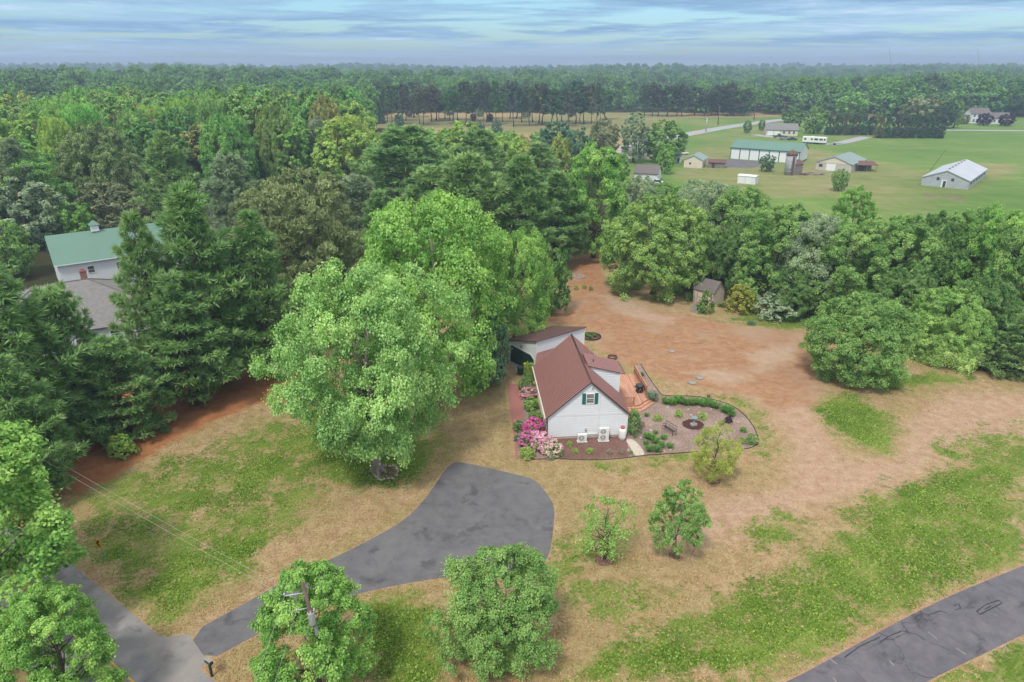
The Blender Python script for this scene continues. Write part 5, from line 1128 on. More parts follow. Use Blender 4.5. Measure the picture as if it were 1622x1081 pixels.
# --- pines on the left
for bx, by, ty, w, k, c, lb in (
    (290, 398, 207, 125, 'wp3', 'pine2', 'tall white pine with a bare lower trunk behind the barn'),
    (345, 606, 283, 218, 'wp1', 'pine', 'big layered white pine left of the largest maple'),
    (268, 630, 330, 140, 'wp2', 'pine2', 'white pine in front of the right end of the green barn roof'),
    (55, 735, 392, 280, 'wp1', 'pine', 'huge white pine at the left edge above the lawn'),
    (138, 690, 460, 168, 'wp4', 'pine', 'white pine left of centre hiding the grey roof'),
    (310, 640, 430, 190, 'wp2', 'pine', 'low branched white pine at the edge of the red soil'),
    (205, 690, 540, 168, 'wp4', 'pine', 'short dark pine above the yellow-green bush'),
    (-20, 700, 430, 212, 'wp2', 'pine2', 'white pine cut by the left edge of the photo'),
    (60, 790, 560, 201, 'wp1', 'pine', 'lower dark pine at the left edge beside the lawn'),
    (388, 430, 250, 140, 'wp4', 'pinegrey', 'greyish white pine right of the tall bare-trunked pine'),
    (430, 590, 330, 168, 'wp2', 'pine', 'dark white pine touching the left side of the largest maple'),
    (505, 520, 272, 180, 'pitch', 'pitch', 'olive brown rounded pine behind the largest maple'),
    (445, 480, 292, 120, 'pitch', 'pitch', 'smaller olive pine left of the rounded one'),
    (575, 430, 282, 140, 'wp4', 'pinegrey', 'grey-green pine behind the bright tree'),
    (650, 350, 202, 212, 'wp4', 'pine', 'wide dark pine whose plumes lean to the left in the centre'),
    (745, 440, 248, 190, 'wp4', 'pine2', 'broad plumed pine in the middle of the picture'),
    (825, 435, 242, 168, 'wp1', 'pine', 'pine with a pointed top in the centre'),
    (690, 420, 268, 168, 'wp4', 'pine2', 'plumed pine above the bright tree'),
    (880, 420, 270, 134, 'wp2', 'pine', 'dark pine left of the tall yellow-green tree'),
    (610, 450, 300, 123, 'wp2', 'pine', 'narrow dark pine behind the bright tree'),
    (760, 330, 208, 145, 'wp4', 'pine', 'dark pine top at the back of the central group'),
    (850, 330, 225, 123, 'wp2', 'pine2', 'back pine left of the yellow-green tree')):
    tree(k, bx, by, ty, w, C[c], lb, 'pines of the left grove')
# --- hand placed trees behind
for bx, by, ty, w, k, c, lb in (
    (118, 335, 232, 98, 'midC', 'yellow', 'yellow-green leaning tree behind the green barn roof'),
    (158, 305, 182, 122, 'midA', 'lime', 'rounded bright green tree above the yellow-green one'),
    (30, 310, 178, 100, 'midC', 'olive', 'olive tree near the left edge of the wood'),
    (352, 315, 196, 128, 'midA', 'olive', 'mustard olive rounded tree behind the tall pine'),
    (252, 300, 186, 62, 'midC', 'rose', 'brownish pink budding tree beside the tall pine'),
    (50, 392, 284, 120, 'midE', 'grey', 'grey-green leafy tree left above the barn'),
    (175, 365, 288, 110, 'midE', 'brown', 'brownish green thicket behind the barn cupola'),
    (20, 440, 350, 90, 'midE', 'mid', 'green shrubby tree at the left edge beside the barn'),
    (225, 345, 270, 40, 'midE', 'rose', 'small pinkish grey thicket tree left of the tall pine'),
    (120, 385, 320, 70, 'midE', 'bright', 'bright low thicket tree just behind the barn roof'),
    (418, 300, 140, 112, 'midD', 'mid', 'tall green tree above the olive tree in the wood'),
    (350, 280, 160, 95, 'midB', 'mid', 'green tree between the mustard tree and the wood'),
    (470, 310, 190, 84, 'midD', 'bright', 'tall bright tree with a pointed top left of the clearing'),
    (502, 270, 142, 62, 'midA', 'deep', 'dark green round-topped tree left of the clearing'),
    (545, 310, 192, 105, 'midA', 'lime', 'light green spreading tree below the clearing'),
    (560, 262, 160, 84, 'midC', 'lime', 'pale green tree at the left end of the clearing'),
    (275, 270, 148, 96, 'midB', 'mid', 'broad green tree in the wood above the tall pine'),
    (215, 270, 158, 96, 'midA', 'bright', 'fresh green tree in the wood above the rounded bright one'),
    (605, 290, 208, 85, 'midE', 'lime', 'pale lime bushy tree in front of the clearing'),
    (735, 285, 193, 95, 'midA', 'lime', 'bright lime tree below the row of dark pines'),
    (690, 262, 205, 80, 'midE', 'bright', 'green bushy tree in front of the clearing'),
    (800, 300, 212, 78, 'midC', 'lime', 'lime green tree above the central pines'),
    (845, 310, 226, 60, 'midE', 'yellow', 'yellow-green tree top above the central pines'),
    (880, 275, 193, 70, 'midA', 'blue', 'bluish dark green tree right of the lime tree'),
    (915, 280, 202, 50, 'midE', 'blue', 'pale bluish tree left of the antenna mast'),
    (955, 262, 188, 52, 'midC', 'brown', 'brownish green tree beside the far road'),
    (1003, 258, 178, 48, 'midB', 'grey', 'slender green tree left of the tall round one by the road'),
    (1050, 258, 190, 66, 'midA', 'mid', 'round green tree in front of the beige home'),
    (1053, 276, 228, 30, 'midA', 'bright', 'small tree standing alone in the farm grass'),
    (975, 290, 240, 50, 'midE', 'mid', 'green tree at the left of the bungalow roof'),
    (1214, 272, 245, 26, 'midA', 'blue', 'small round tree in front of the long garage'),
    (1328, 303, 268, 27, 'midA', 'mid', 'single small tree in the open field'),
    (1183, 211, 191, 15, 'midA', 'deep', 'left one of two small dark round trees beside the far road'),
    (1206, 207, 190, 13, 'midA', 'deep', 'right one of two small dark round trees beside the far road'),
    (1253, 208, 170, 34, 'midA', 'deep', 'dark tree behind the ranch house'),
    (1288, 212, 170, 38, 'midA', 'mid', 'green round tree right of the ranch house'),
    (1345, 190, 146, 55, 'farA', 'bright', 'pale green domed tree behind the dark cedar row'),
    (1455, 200, 155, 60, 'farC', 'brown', 'olive brown domed tree behind the cedar row'),
    (1492, 204, 162, 34, 'midB', 'dark', 'dark tree at the right end of the cedar row'),
    (1510, 203, 160, 24, 'midD', 'mid', 'green tree left of the white farmhouse'),
    (1526, 197, 181, 18, 'midE', 'brown', 'small olive bush tree in front of the farmhouse'),
    (1557, 199, 180, 24, 'midA', 'purple', 'purple-leaved tree in front of the farmhouse, left one'),
    (1592, 200, 181, 26, 'midA', 'purple', 'purple-leaved tree in front of the farmhouse, right one')):
    tree(k, bx, by, ty, w, C[c], lb, 'single trees between the wood and the farm')
for i in range(46):
    bx = 572 + (i % 16) * 23 + TR.uniform(-10, 10); by = (236, 262, 292)[i % 3] + TR.uniform(-7, 7); ck_ = TR.choice(('lime', 'bright', 'bright', 'mid', 'yellow')); p = U(bx, by)
    place(TR.choice(('midA', 'midC', 'midE')), p, height_at(p, by - (by - 205) * TR.uniform(.62, .95) if by > 245 else by - 22), TR.uniform(3.6, 5.6), C[ck_], {'lime': 'pale lime', 'bright': 'bright green', 'mid': 'mid green', 'yellow': 'yellow-green'}[ck_] + ' low tree in the young growth %s below the clearing' % ('just' if by < 250 else 'well' if by < 278 else 'far'), 'young growth below the clearing')
# cedar screen beside the camper: one of them browning
for i in range(14):
    x = 1312 + i * 13.2; by = 217.5 + (1.5 if i > 5 else -3.5); br = i in (2, 6)
    tree('cedar', x, by, 175 + TR.uniform(-5, 4), 15.5 if i < 13 else 22, (.16, .185, .10) if br else tuple(v * TR.uniform(.85, 1.35) for v in C['dark']),
         ('paler olive tall cedar in the dark row beside the camper, left one', 'paler olive tall cedar at the middle of the dark row')[i // 6] if br else 'tall dark green cedar in the close row beside the field', 'row of dark cedars')
# small conical trees in the clearing
for bx, by, ty, w, lb in ((604, 196, 175, 16, 'small dark cone-shaped tree at the left of the clearing'), (633, 204, 176, 18, 'second small cone-shaped tree in the clearing'), (761, 217, 193, 20, 'small cone-shaped tree in the clearing, left of a pair'), (787, 213, 188, 20, 'small cone-shaped tree in the clearing, right of a pair')):
    tree('cedar', bx, by, ty, w, C['blue'], lb, 'young cone-shaped trees in the clearing')
for bx, by, ty, w, c, lb in ((750, 190, 180, 12, 'dark', 'low round dark bush in the clearing, left one'), (776, 193, 180, 13, 'dark', 'low round dark bush in the clearing, right one'), (712, 183, 166, 20, 'grey', 'pale young tree under the pine row'), (760, 185, 172, 16, 'grey', 'pale small tree under the pine row near the dark bushes'), (833, 185, 170, 18, 'grey', 'pale young tree at the right of the pine row'), (648, 186, 170, 14, 'rose', 'pinkish young tree at the left end of the pine row')):
    tree('midE', bx, by, ty, w, C[c], lb, 'small plants in the clearing')
# row of tall dark pines behind the clearing
for i in range(44):
    x = 605 + i * 8.3 + TR.uniform(-4, 4); by = 195 + TR.uniform(-9, 5) + (1.5 if x > 800 else 0)
    tree(TR.choice(('lob', 'lob2')), x, by, 134 + TR.uniform(-7, 13), TR.uniform(20, 40), tuple(v * TR.uniform(.8, 1.45) for v in (.100, .150, .082)), 'tall dark pine with a bare trunk in the row behind the clearing', 'row of tall pines')
for i in range(13):
    x = 1020 + i * 13 + TR.uniform(-5, 5)
    tree(TR.choice(('lob', 'lob2')), x, 184 + TR.uniform(-1, 1), 138 + TR.uniform(-8, 8), TR.uniform(24, 34), (.105, .145, .085), 'grey-green pine at the wood edge beyond the far road', 'pines beyond the far road')

# --- the wood: nearest trees one by one, the rest of it as one mass
def inside(poly, p): 
    c = False; n = len(poly)
    for i in range(n):
        a, b_ = poly[i], poly[(i + 1) % n]
        if (a[1] > p[1]) != (b_[1] > p[1]) and p[0] < (b_[0] - a[0]) * (p[1] - a[1]) / (b_[1] - a[1]) + a[0]: c = not c
    return c
EXC = [UP(q) for q in ([(955, 262), (940, 240), (1078, 183.5), (1240, 184), (1492, 188), (2400, 184), (2400, 470), (1150, 350), (1000, 300)],
                       [(572, 305), (585, 212), (606, 178.5), (1090, 177), (1090, 186), (955, 250), (960, 305)])]
EXC.append([(-110, 20), (-96, 160), (-55, 190), (-20, 235), (40, 235), (90, 200), (400, 160), (400, -50), (-110, -50)])
WR = random.Random(9); cand = []
y = 128.0
while y < 2600:
    st = 11.4 if y < 420 else 12 + (y - 420) * .012; x = -.84 * y - 60
    while x < .84 * y + 60:
        p = (x + WR.uniform(-.45, .45) * st, y + WR.uniform(-.45, .45) * st)
        if not any(inside(e, p) for e in EXC): cand.append(p)
        x += st
    y += st * .92
cand.sort(key=lambda p: p[1])
# only trees in the frame, whose neighbours in front do not bury them, count as the nearest
near_, rest = [], []
for p in cand:
    in_f = abs(p[0]) < .76 * p[1] + 6
    (near_ if len(near_) < 150 and in_f and p[1] < 640 else rest).append(p)
LAB = {'mid': 'mid green wood tree', 'bright': 'fresh bright green wood tree', 'deep': 'dark green wood tree', 'pinegrey': 'grey-green pine', 'olive': 'olive tinged wood tree', 'lime': 'pale lime green wood tree', 'brown': 'brownish green wood tree'}
for p in near_:
    c = WR.choices(['mid', 'bright', 'deep', 'olive', 'lime', 'brown'], (7, 6, 3.5, 1.0, 1.8, 0))[0]; far_ = p[1] > 330
    k = WR.choice(('farA', 'farB', 'farC') if far_ else ('midA', 'midB', 'midC', 'midD') if p[1] > 230 else ('near', 'dense', 'maple2', 'midA', 'midD'))
    if WR.random() < .10 and p[1] < 300: k = WR.choice(('wp4', 'wp1')); c = 'pinegrey'
    sx = 811 + F * p[0] / depth((p[0], p[1], 14)); side = next(t_ for lim, t_ in ((110, 'at the far left'), (260, 'above the barn'), (420, 'behind the tall bare-trunked pine'), (600, 'left of the clearing'), (840, 'behind the clearing'), (1080, 'beyond the pine row'), (1300, 'beyond the far road'), (9999, 'beyond the farmhouse')) if sx < lim)
    row_ = next(t_ for lim, t_ in ((190, 'in the front row'), (260, 'in the second row'), (350, 'in the middle rows'), (450, 'in the back rows'), (9999, 'in the rearmost rows')) if p[1] < lim); h_ = WR.uniform(19.5, 26) if p[0] < .05 * p[1] else WR.uniform(15, 21)
    place(k, p, h_ * (.9 if k in ('wp4', 'wp1') else 1), WR.uniform(5.0, 9.8) * (.72 if k in ('wp4', 'wp1') else 1), tuple(v * WR.uniform(.85, 1.15) for v in C[c]), '%s%s %s %s' % ('tall ' if h_ > 23.5 else 'low ' if h_ < 19 else '', LAB[c], side, row_), 'pines mixed into the wood' if k in ('wp4', 'wp1') else 'broadleaf trees of the wood')
pv = np.array([(x, y, 0) for x, y in rest], dtype=np.float32); fm = bpy.data.meshes.new('far_wood'); fm.from_pydata(pv.tolist(), [], [])
def stand(x, y): return math.sin(x * .0061 + 1.3 * math.sin(y * .0043)) * math.sin(y * .0052 + 1.7 * math.sin(x * .0037 + 2))
sc_ = np.array([(WR.uniform(.92, 1.28) + .34 * stand(*p)) * (1.05 if p[1] > 1400 else 1.0) for p in rest], dtype=np.float32); fm.attributes.new('s', 'FLOAT', 'POINT').data.foreach_set('value', sc_)
fm.attributes.new('a', 'FLOAT', 'POINT').data.foreach_set('value', np.array([WR.uniform(0, 6.28) for _ in rest], dtype=np.float32))
fo = link('far_wood', fm); fo['kind'] = 'stuff'; fo['label'] = 'hazy mass of far treetops running to the horizon'
ng = bpy.data.node_groups.new('far_wood', 'GeometryNodeTree'); ng.interface.new_socket('Geometry', in_out='INPUT', socket_type='NodeSocketGeometry'); ng.interface.new_socket('Geometry', in_out='OUTPUT', socket_type='NodeSocketGeometry')
def gn(t, **k):
    n = ng.nodes.new(t)
    for a, b_ in k.items(): setattr(n, a, b_)
    return n
gi, go = gn('NodeGroupInput'), gn('NodeGroupOutput'); jn = gn('GeometryNodeJoinGeometry'); iop = gn('GeometryNodeInstanceOnPoints')
srcs = {}
for o in bpy.data.objects:
    if o.data is not None and o.name.startswith('crown'):
        for k in ('farA', 'farB', 'farC', 'lob'):
            if o.data == PR[k]['c'] and k not in srcs: srcs[k] = o
for k, o in srcs.items():
    oi = gn('GeometryNodeObjectInfo', transform_space='ORIGINAL'); oi.inputs['Object'].default_value = o; oi.inputs['As Instance'].default_value = False
    sm = gn('GeometryNodeSetMaterial'); sm.inputs['Material'].default_value = M['far_leaf']; g2i = gn('GeometryNodeGeometryToInstance')
    ng.links.new(oi.outputs['Geometry'], sm.inputs['Geometry']); ng.links.new(sm.outputs[0], g2i.inputs[0]); ng.links.new(g2i.outputs[0], jn.inputs[0])
na = gn('GeometryNodeInputNamedAttribute', data_type='FLOAT'); na.inputs['Name'].default_value = 's'; nb = gn('GeometryNodeInputNamedAttribute', data_type='FLOAT'); nb.inputs['Name'].default_value = 'a'
cz = gn('ShaderNodeCombineXYZ'); ng.links.new(nb.outputs['Attribute'], cz.inputs[2]); iop.inputs['Pick Instance'].default_value = True
rv_ = gn('FunctionNodeRandomValue', data_type='INT'); rv_.inputs[4].default_value = 0; rv_.inputs[5].default_value = len(srcs) - 1
ng.links.new(gi.outputs[0], iop.inputs['Points']); ng.links.new(jn.outputs[0], iop.inputs['Instance']); ng.links.new(na.outputs['Attribute'], iop.inputs['Scale']); ng.links.new(cz.outputs[0], iop.inputs['Rotation']); ng.links.new(rv_.outputs[2], iop.inputs['Instance Index'])
ng.links.new(iop.outputs[0], go.inputs[0]); fo.modifiers.new('trees', 'NODES').node_group = ng

# ------------------------------------------------------------------ garden plants
def shrub(x, y, w, h, col, label, kind='shrub', group='shrubs round the house'):
    p = U(x, y); r = px2m(p, w) / 2; return place(kind, p, h, r, col, label, group)
shrub(195, 722, 46, 2.3, C['lime'], 'yellow-green rounded bush at the edge of the pines on the left lawn', 'shrub2', None)
shrub(263, 684, 15, .95, C['deep'], 'tiny dark sapling on the red soil right of the yellow-green bush', 'topiary', None)
shrub(1170, 494, 50, 4.4, (.34, .37, .075), 'rounded yellow-green bush right of the garden shed', 'shrub2', None)
shrub(1228, 504, 66, 4.0, (.36, .45, .29), 'pale grey-green rounded bush beside the yellow-green one', 'shrub2', None)
shrub(1117, 495, 28, 3.5, (.17, .30, .075), 'clipped cone-shaped evergreen in front of the garden shed', 'topiary', None)
shrub(1145, 486, 18, .6, C['deep'], 'low dark shrub against the gable wall of the shed', 'shrub', None)
shrub(1090, 477, 16, 1.4, C['deep'], 'dark shrub left of the shed ramp', 'shrub', None)
shrub(1190, 514, 16, .5, C['blue'], 'low blue-green juniper on the grass below the bushes', 'shrub2', None)
for x, y, c, lb in ((913, 459, 'yellow', 'left'), (925, 457, 'yellow', 'middle'), (936, 460, 'olive', 'right')): shrub(x, y, 8, .9, C[c], 'small golden shrub on the bare earth, %s of three' % lb, 'topiary', 'three small golden shrubs')
for x, y, w, h, c, lb in ((838, 603, 20, 2.4, 'bright', 'tall bright clipped hedge shrub behind the bins'), (833, 622, 30, 1.7, 'deep', 'dark rounded shrub at the end of the brick walk'), (841, 650, 27, 1.5, 'bright', 'bright green clipped shrub beside the brick walk, upper one'), (847, 668, 24, 1.3, 'mid', 'leafy green shrub beside the brick walk, lower one'),
                         (821, 682, 20, 1.1, 'deep', 'dark green shrub at the lower end of the brick walk'), (835, 727, 26, 1.25, 'lime', 'yellow-green ball-shaped shrub at the bed corner'), (885, 723, 13, .8, 'bright', 'bright leafy plant right of the pink azaleas'), (872, 728, 14, .5, 'grey', 'pale grey-green low plant below the azaleas'), (819, 698, 12, .6, 'blue', 'blue-green low plant at the bed edge'),
                         (1004, 690, 25, 2.5, 'deep', 'tall dark shrub against the right house corner'), (1004, 662, 17, 1.0, 'bright', 'bright leafy plant below the deck steps'), (1190, 703, 22, 1.0, 'mid', 'round green shrub at the right tip of the garden bed'), (1175, 702, 11, .6, 'mid', 'small green plant beside the right tip shrub'),
                         (1041, 666, 15, .7, 'lime', 'small yellow-green mound nearest the deck steps'), (1075, 660, 14, .75, 'lime', 'small yellow-green mound in the middle of the bed'), (1112, 664, 16, .75, 'lime', 'small yellow-green mound right of the dark ring'), (1154, 669, 14, .6, 'purple', 'small dark maroon plant at the right of the bed'), (1178, 684, 11, .5, 'mid', 'small pale plant right of the maroon one'),
                         (1018, 677, 8, .7, 'rose', 'thin reddish plant beside the tall dark shrub'), (902, 706, 11, .5, 'lime', 'small lime plant in the front bed, leftmost'), (911, 717, 11, .45, 'lime', 'small lime plant in the front bed, second'), (934, 717, 13, .5, 'lime', 'small lime plant in the front bed, third'), (965, 719, 12, .5, 'rose', 'reddish small plant in the front bed, left one'), (983, 718, 12, .5, 'rose', 'reddish small plant in the front bed, right one'), (999, 719, 8, .4, 'mid', 'tiny green plant beside the pale path'),
                         (1017, 596, 7, .5, 'blue', 'tiny bluish plant at the far end of the deck screen'), (1008, 622, 6, .4, 'mid', 'tiny plant in the narrow bed by the deck')):
    shrub(x, y, w, h, C[c], lb, 'shrub2' if h < 1 else 'shrub')
# azaleas: leaves with their own mass of blossom
for x, y, w, h, pc, frac, lb in ((848, 690, 34, 1.6, (.62, .12, .36), 1.0, 'vivid pink azalea in full bloom at the house corner'), (838, 707, 30, 1.4, (.60, .20, .42), 1.0, 'mid pink azalea in bloom at the bed edge'), (856, 711, 34, 1.5, (.72, .40, .52), 1.0, 'pale pink azalea in bloom in front of the vivid one'), (872, 718, 32, 1.3, (.70, .50, .50), .45, 'fading cream pink azalea with many green leaves'), (838, 630, 24, 1.1, (.66, .36, .42), .8, 'pale pink azalea between the clipped shrubs')):
    p = U(x, y); r = px2m(p, w) / 2; o = place('shrub', p, h, r, C['mid'], lb, 'azaleas in the front bed', 'shrub'); 
    if 'azb' not in PR:
        for nm_, nl_ in (('azb', 15), ('azs', 7)): PR[nm_] = dict(c=crown('blossom', 1.22, .12, 2.06, 34, 7, nl_, .12, 'round', 91, cl=(.26, .42), inner=.68, m='petal', aspect=.95)[0], R=1.2, H=2.0)
    q = PR['azb' if frac > .5 else 'azs']; b_ = link('blossom', q['c'], o, color=pc, scale=(r / 1.2 * 1.03, r / 1.2 * 1.03, h / 2.0 * 1.03)); b_['kind'] = 'stuff'
# arching strap-leaved clumps
def strap_mesh(seed, n=90, h=.62, r=.62):
    rng = np.random.default_rng(seed); v, q, tt = [], [], []
    for k in range(n):
        a = rng.uniform(0, 6.283); ln = rng.uniform(.6, 1.1); d = np.array([math.cos(a), math.sin(a), 0]); s = np.array([-d[1], d[0], 0]) * .035; b0 = len(v); o = d * rng.uniform(0, .18)
        for f, ww in ((0, .8), (.4, 1), (.75, .8), (1, .1)):
            c = o + d * r * ln * f ** 1.3 + np.array([0, 0, h * ln * math.sin(f * 2.2) * 1.05]); v += [c - s * ww, c + s * ww]
        for j in range(3): q.append((b0 + 2 * j, b0 + 2 * j + 1, b0 + 2 * j + 3, b0 + 2 * j + 2)); tt.append(rng.uniform(.2, .9))
    me = bpy.data.meshes.new('leaf_clump'); mesh_np(me, np.array(v), np.array(q)); me.attributes.new('tint', 'FLOAT', 'FACE').data.foreach_set('value', np.array(tt, dtype=np.float32)); me.materials.append(M['leaf']); return me
SM = [strap_mesh(61), strap_mesh(62)]
Z3 = lambda x, y: (980 + x * .16655, 560 + y * .16655)
rows = [(450, 470, 17), (505, 485, 16), (560, 460, 18), (605, 475, 16), (640, 485, 14), (690, 485, 17), (740, 475, 17), (800, 495, 17), (850, 470, 15), (885, 505, 15), (930, 515, 16), (1000, 550, 16), (1040, 560, 20), (1070, 590, 15)]
lows = [(270, 800, 15), (310, 815, 15), (350, 845, 15), (425, 805, 13), (260, 860, 11), (285, 920, 16), (365, 930, 16), (410, 885, 13), (485, 890, 13), (265, 590, 9), (1180, 735, 10), (350, 755, 9), (215, 210, 8)]
for grp, lst, lb in (('row of leafy clumps at the back of the bed', rows, 'arching green leaf clump in the back row of the garden bed'), ('leafy clumps beside the pale path', lows[:9], 'arching green leaf clump beside the pale stone path'), (None, lows[9:], None)):
    for i, (x, y, w) in enumerate(lst):
        px_, py_ = Z3(x, y); p = U(px_, py_ + 1.5); s = px2m(p, w) / 2 / .58
        l2 = lb or ('lone small leaf clump below the deck steps', 'lone small leaf clump at the right of the bed', 'lone small leaf clump above the path group', 'lone small leaf clump behind the deck screen')[i]
        o = empty('leafy_clump', p, TR.uniform(0, 6.28), l2, 'plant', grp); link('leaf_clump', SM[i % 2], o, color=tuple(c * TR.uniform(.9, 1.15) for c in (.085, .215, .035)), scale=(s, s, s * TR.uniform(.9, 1.2)))
p = U(1033, 636); o = empty('ornamental_grass', p, 0, 'blue-grey fountain grass clump beside the deck screen', 'plant'); link('leaf_clump', SM[0], o, color=(.13, .20, .125), scale=(1.25, 1.25, 1.5)); link('leaf_clump', SM[1], o, color=(.15, .22, .14), scale=(1.1, 1.1, 1.7))
# stones
def stone(seed):
    bm = bmesh.new(); bmesh.ops.create_icosphere(bm, subdivisions=2, radius=1); rr = random.Random(seed)
    for v in bm.verts: v.co *= rr.uniform(.78, 1.12); v.co.z *= .55
    me = bpy.data.meshes.new('stone'); bm.to_mesh(me); bm.free(); return me
ST = [stone(1), stone(2), stone(3)]
for me in ST: me.materials.append(M['stone'])
STP = stone(4); STP.materials.append(M['stone_pink'])
for i, (x, y, w, pink_) in enumerate(((305, 730, 6.5, 0), (462, 510, 5.5, 0), (690, 586, 5, 0), (765, 512, 5, 1), (660, 532, 4.5, 0), (1132, 655, 6.5, 1), (435, 930, 6, 1), (492, 918, 5, 0), (985, 578, 4.5, 0), (205, 598, 4.5, 0), (922, 658, 5, 0), (510, 560, 4, 0), (760, 565, 4, 0), (830, 575, 3.5, 0), (1105, 605, 4.5, 0), (90, 918, 5, 0), (210, 805, 7, 0), (300, 680, 4, 0), (876, 530, 5, 0), (555, 860, 4, 0), (850, 470, 5, 0), (1265, 882, 4, 0), (775, 455, 4, 0), (905, 885, 4, 1))):
    px_, py_ = Z3(x, y); p = U(px_, py_ + .8); s = px2m(p, w) / 2; o = link('garden_stone', STP if pink_ else ST[i % 3], None, p, TR.uniform(0, 6), scale=(s, s * TR.uniform(.7, 1), s * TR.uniform(.7, 1.1)))
    o.location.z = s * .2; tag(o, 'pinkish stone lying on the mulch of the garden bed' if pink_ else 'pale stone lying on the mulch of the garden bed', 'stone', 'pinkish stones in the garden bed' if pink_ else 'pale stones in the garden bed')
rb = random.Random(3)
for k in range(22):                                  # loose ring of stones at the maple's foot
    a = k / 22 * 6.283; p = U(611, 749) + Vector((math.cos(a) * 1.15 + rb.uniform(-.12, .12), math.sin(a) * 1.15 + rb.uniform(-.12, .12), .05)); s = rb.uniform(.10, .20)
    tag(link('border_stone', STP if k % 3 == 0 else ST[k % 3], None, p, rb.uniform(0, 6), scale=(s, s * .8, s)), 'rough stone in the ring round the big maple trunk', 'stone', 'ring of stones round the maple')
def disc(name, c, r, z, m, kind=None, jit=.06, n=36, sy=1.0):
    rr = random.Random(int(r * 977)); return sheet(name, [(c.x + math.cos(k / n * 6.283) * r * (1 + rr.uniform(-jit, jit)), c.y + sy * math.sin(k / n * 6.283) * r * (1 + rr.uniform(-jit, jit))) for k in range(n)], z, m, kind or 'structure')
disc('mulch_ring', U(611, 749), 1.15, .006, M['mulch_brown']); disc('mulch_ring', U(1098, 673), 1.12, .022, M['mulch_dark']); disc('mulch_ring', U(957, 887), .75, .006, M['mulch_brown'], None, .15); disc('mulch_ring', U(1130, 762), .6, .006, M['mulch_brown'], None, .15); disc('mulch_ring', U(1069, 880), .45, .006, M['mulch_brown'], None, .15)
# small statue on the dark ring
sp_ = U(1098.5, 674); so = empty('garden_statue', sp_, .4, 'small blue-grey stone birdbath on a block in the dark mulch ring', 'statue')
MB().box((0, 0, .12), (.62, .42, .24)).build('plinth', M['stone'], so)
MB().lathe([(.17, .24), (.12, .30), (.09, .55), (.10, .72), (.16, .78)], 16).build('pedestal', M['verdigris'], so); MB().lathe([(.10, .76), (.30, .86), (.32, .92), (.29, .92), (.12, .85)], 20).build('bowl', M['verdigris'], so)
# black iron bench frame
ba, bb = U(1053.5, 679), U(1070, 690); bo = empty('bench_frame', ba, math.atan2(bb.y - ba.y, bb.x - ba.x), 'thin black iron garden bench in the middle of the mulch bed', 'bench'); bl = (bb - ba).length
for x in (0, bl):
    w = MB(); w.tube([(x, 0, 0), (x, .02, .45), (x, .12, .95)], .022, 6); w.tube([(x, -.42, 0), (x, -.42, .62), (x, .05, .62)], .022, 6); w.build('end_frame', M['black'], bo)
w = MB()
for k in range(4): w.box((bl / 2, -.38 + k * .11, .45), (bl, .06, .02))
w.build('seat', M['black'], bo)
w = MB(); w.tube([(0, .12, .93), (bl, .12, .93)], .02, 6); w.tube([(0, .06, .62), (bl, .06, .62)], .016, 6)
for k in range(1, 9): w.tube([(bl * k / 9, .065, .62), (bl * k / 9, .12, .93)], .010, 4)
w.build('backrest', M['black'], bo)
tag(MB().lathe([(.14, 0), (.20, .30), (.22, .34), (.17, .34), (.15, .28)], 14).build('flower_pot', M['brick'], None, U(1122, 629.5)), 'rust-coloured pot at the back edge of the garden bed', 'pot')
for x, y, r, lb in ((1064, 557.5, .42, 'grey concrete lid alone in the bare earth'), (1108.5, 599, .50, 'grey concrete lid, upper right of the two near the garden'), (1096.5, 607, .50, 'grey concrete lid, lower left of the two near the garden')):
    tag(MB().lathe([(r, 0), (r, .09), (r * .93, .13), (.05, .15)], 22).build('septic_lid', M['concrete'], None, U(x, y)), lb, 'lid')
# steel fire ring, stone fire pit, round planting ring
fr = U(970, 568); w = MB(); n = 24
for k in range(n):
    a, c = k / n * 6.283, (k + 1) / n * 6.283; q = []
    for t_ in (a, c): q += [(.62 * math.cos(t_), .62 * math.sin(t_), 0), (.62 * math.cos(t_), .62 * math.sin(t_), .32), (.55 * math.cos(t_), .55 * math.sin(t_), .32), (.55 * math.cos(t_), .55 * math.sin(t_), 0)]
    w.add(q, [(0, 4, 5, 1), (1, 5, 6, 2), (2, 6, 7, 3)])
tag(w.build('fire_ring', M['rust'], None, fr), 'rusty round steel fire ring behind the house', 'fire ring')
fp = U(917, 440); fo_ = empty('fire_pit', fp, 0, 'ring of grey blocks forming a small fire pit near the trees', 'fire pit')
for k in range(11): o = MB().box((0, 0, .14), (.42, .26, .28)).build('block', M['stone'], fo_, (math.cos(k / 11 * 6.283) * .85, math.sin(k / 11 * 6.283) * .85, 0), k / 11 * 6.283 + 1.57)
pc_ = U(936, 534); po_ = empty('planting_ring', pc_, 0, 'round planting bed with dark block edging beside the garage', 'planting bed')
w = MB(); w.lathe([(1.25, 0), (1.25, .05)], 30); w.build('soil', M['mulch_brown'], po_)
for k in range(26): MB().box((0, 0, .09), (.33, .16, .18)).build('edging_block', M['edging'], po_, (math.cos(k / 26 * 6.283) * 1.32, math.sin(k / 26 * 6.283) * 1.32, 0), k / 26 * 6.283 + 1.57)
for k, (dx, dy) in enumerate(((-.5, -.3), (.1, .4), (.5, -.2), (-.2, -.8), (-.7, .4))):
    o = empty('leafy_clump', pc_ + Vector((dx, dy, .05)), k, 'green leaf clump inside the round planting bed', 'plant', 'clumps in the round bed'); link('leaf_clump', SM[k % 2], o, color=(.085, .2, .035), scale=(.55, .55, .7))

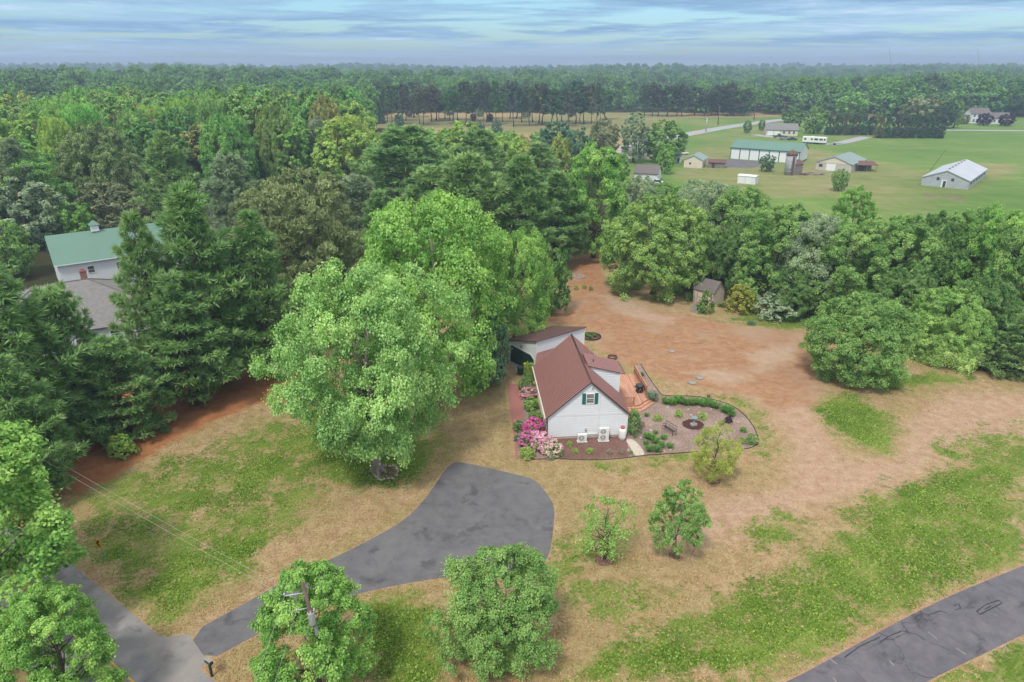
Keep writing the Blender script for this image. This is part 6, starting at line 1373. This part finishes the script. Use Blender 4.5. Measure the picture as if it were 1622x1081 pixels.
# ------------------------------------------------------------------ grass tufts on the lawns (nobody could count them)
def tufts(name, seed, n, wet, col, label, size):
    rng = np.random.default_rng(seed); k = n * 4; ys = 28 + 62 * rng.random(k) ** 1.35; xs = rng.uniform(-.78, .78, k) * (ys + 6)
    ix = np.clip(np.searchsorted(gx, xs), 0, nx - 1); iy = np.clip(np.searchsorted(gy, ys), 0, ny - 1); gk = green[iy, ix]
    bad = np.maximum(np.maximum(dirt[iy, ix], wood[iy, ix]), np.maximum(red[iy, ix] * .9, 0 if wet else pink[iy, ix] * .9 * rng.random(k) ** .5)); clump = np.sin(xs * .9 + np.sin(ys * .7) * 2) * np.sin(ys * 1.1 + np.sin(xs * .5) * 2)
    keep = (gk + .22 * clump > .56 + .26 * rng.random(k)) if wet else (gk + .2 * clump < .25 + .5 * rng.random(k)); keep &= bad < .35
    for q in (UP(DRV), [Vector(p) for p in up_] + [Vector(p) for p in lo_][::-1], ribbon(cl, hw), UP(BED), [HL_(-.6, -.3), HL_(12.8, -.3), HL_(12.8, 14), HL_(-.6, 14)], [GL(-1, -1), GL(8.5, -1), GL(8.5, 6.5), GL(-1, 6.5)], UP([(262,1010),(299,1005),(328,1047),(318,1060),(316,1081),(250,1081),(225,1000)]), UP([(802,571),(813,566.5),(834,590),(822,594)]), UP([(802,606),(824,606),(833,663),(822,730),(812,730)])): keep &= sdf(q, xs, ys) < -.12
    xs, ys = xs[keep][:n], ys[keep][:n]; m = len(xs); h = rng.uniform(*size, m)
    c = np.stack([xs, ys, h * .42], 1); axd = norm(rng.normal(size=(m, 3)) * (.6 if wet else 1.0) + np.array([0, 0, .8 if wet else .35]))
    me = leaf_mesh(name, c, norm(rng.normal(size=(m, 3)) + np.array([0, 0, .4])), h, h * (.8 if wet else .45), np.clip(.5 + rng.normal(0, .28, m), 0, 1), rng, M['leaf'], axd)
    o = link(name, me, color=col); o['kind'] = 'stuff'; o['label'] = label
tufts('short_grass', 3, 90000, True, (.235, .345, .062), 'short tufts of green grass on the lawns', (.07, .20))
tufts('dry_grass', 4, 80000, False, (.48, .345, .18), 'dead straw-coloured grass on the dry lawn', (.07, .19))

# ------------------------------------------------------------------ haze
t = NT('haze'); pv_ = t.n('ShaderNodeVolumePrincipled'); pv_.inputs['Color'].default_value = (.60, .76, 1.0, 1); pv_.inputs['Density'].default_value = 0.00042; pv_.inputs['Anisotropy'].default_value = 0.2
t.l(pv_.outputs[0], t.out.inputs['Volume']); tag(MB().box((0, 2500, 30), (10600, 5600, 62)).build('haze', t.mat), kind='stuff')
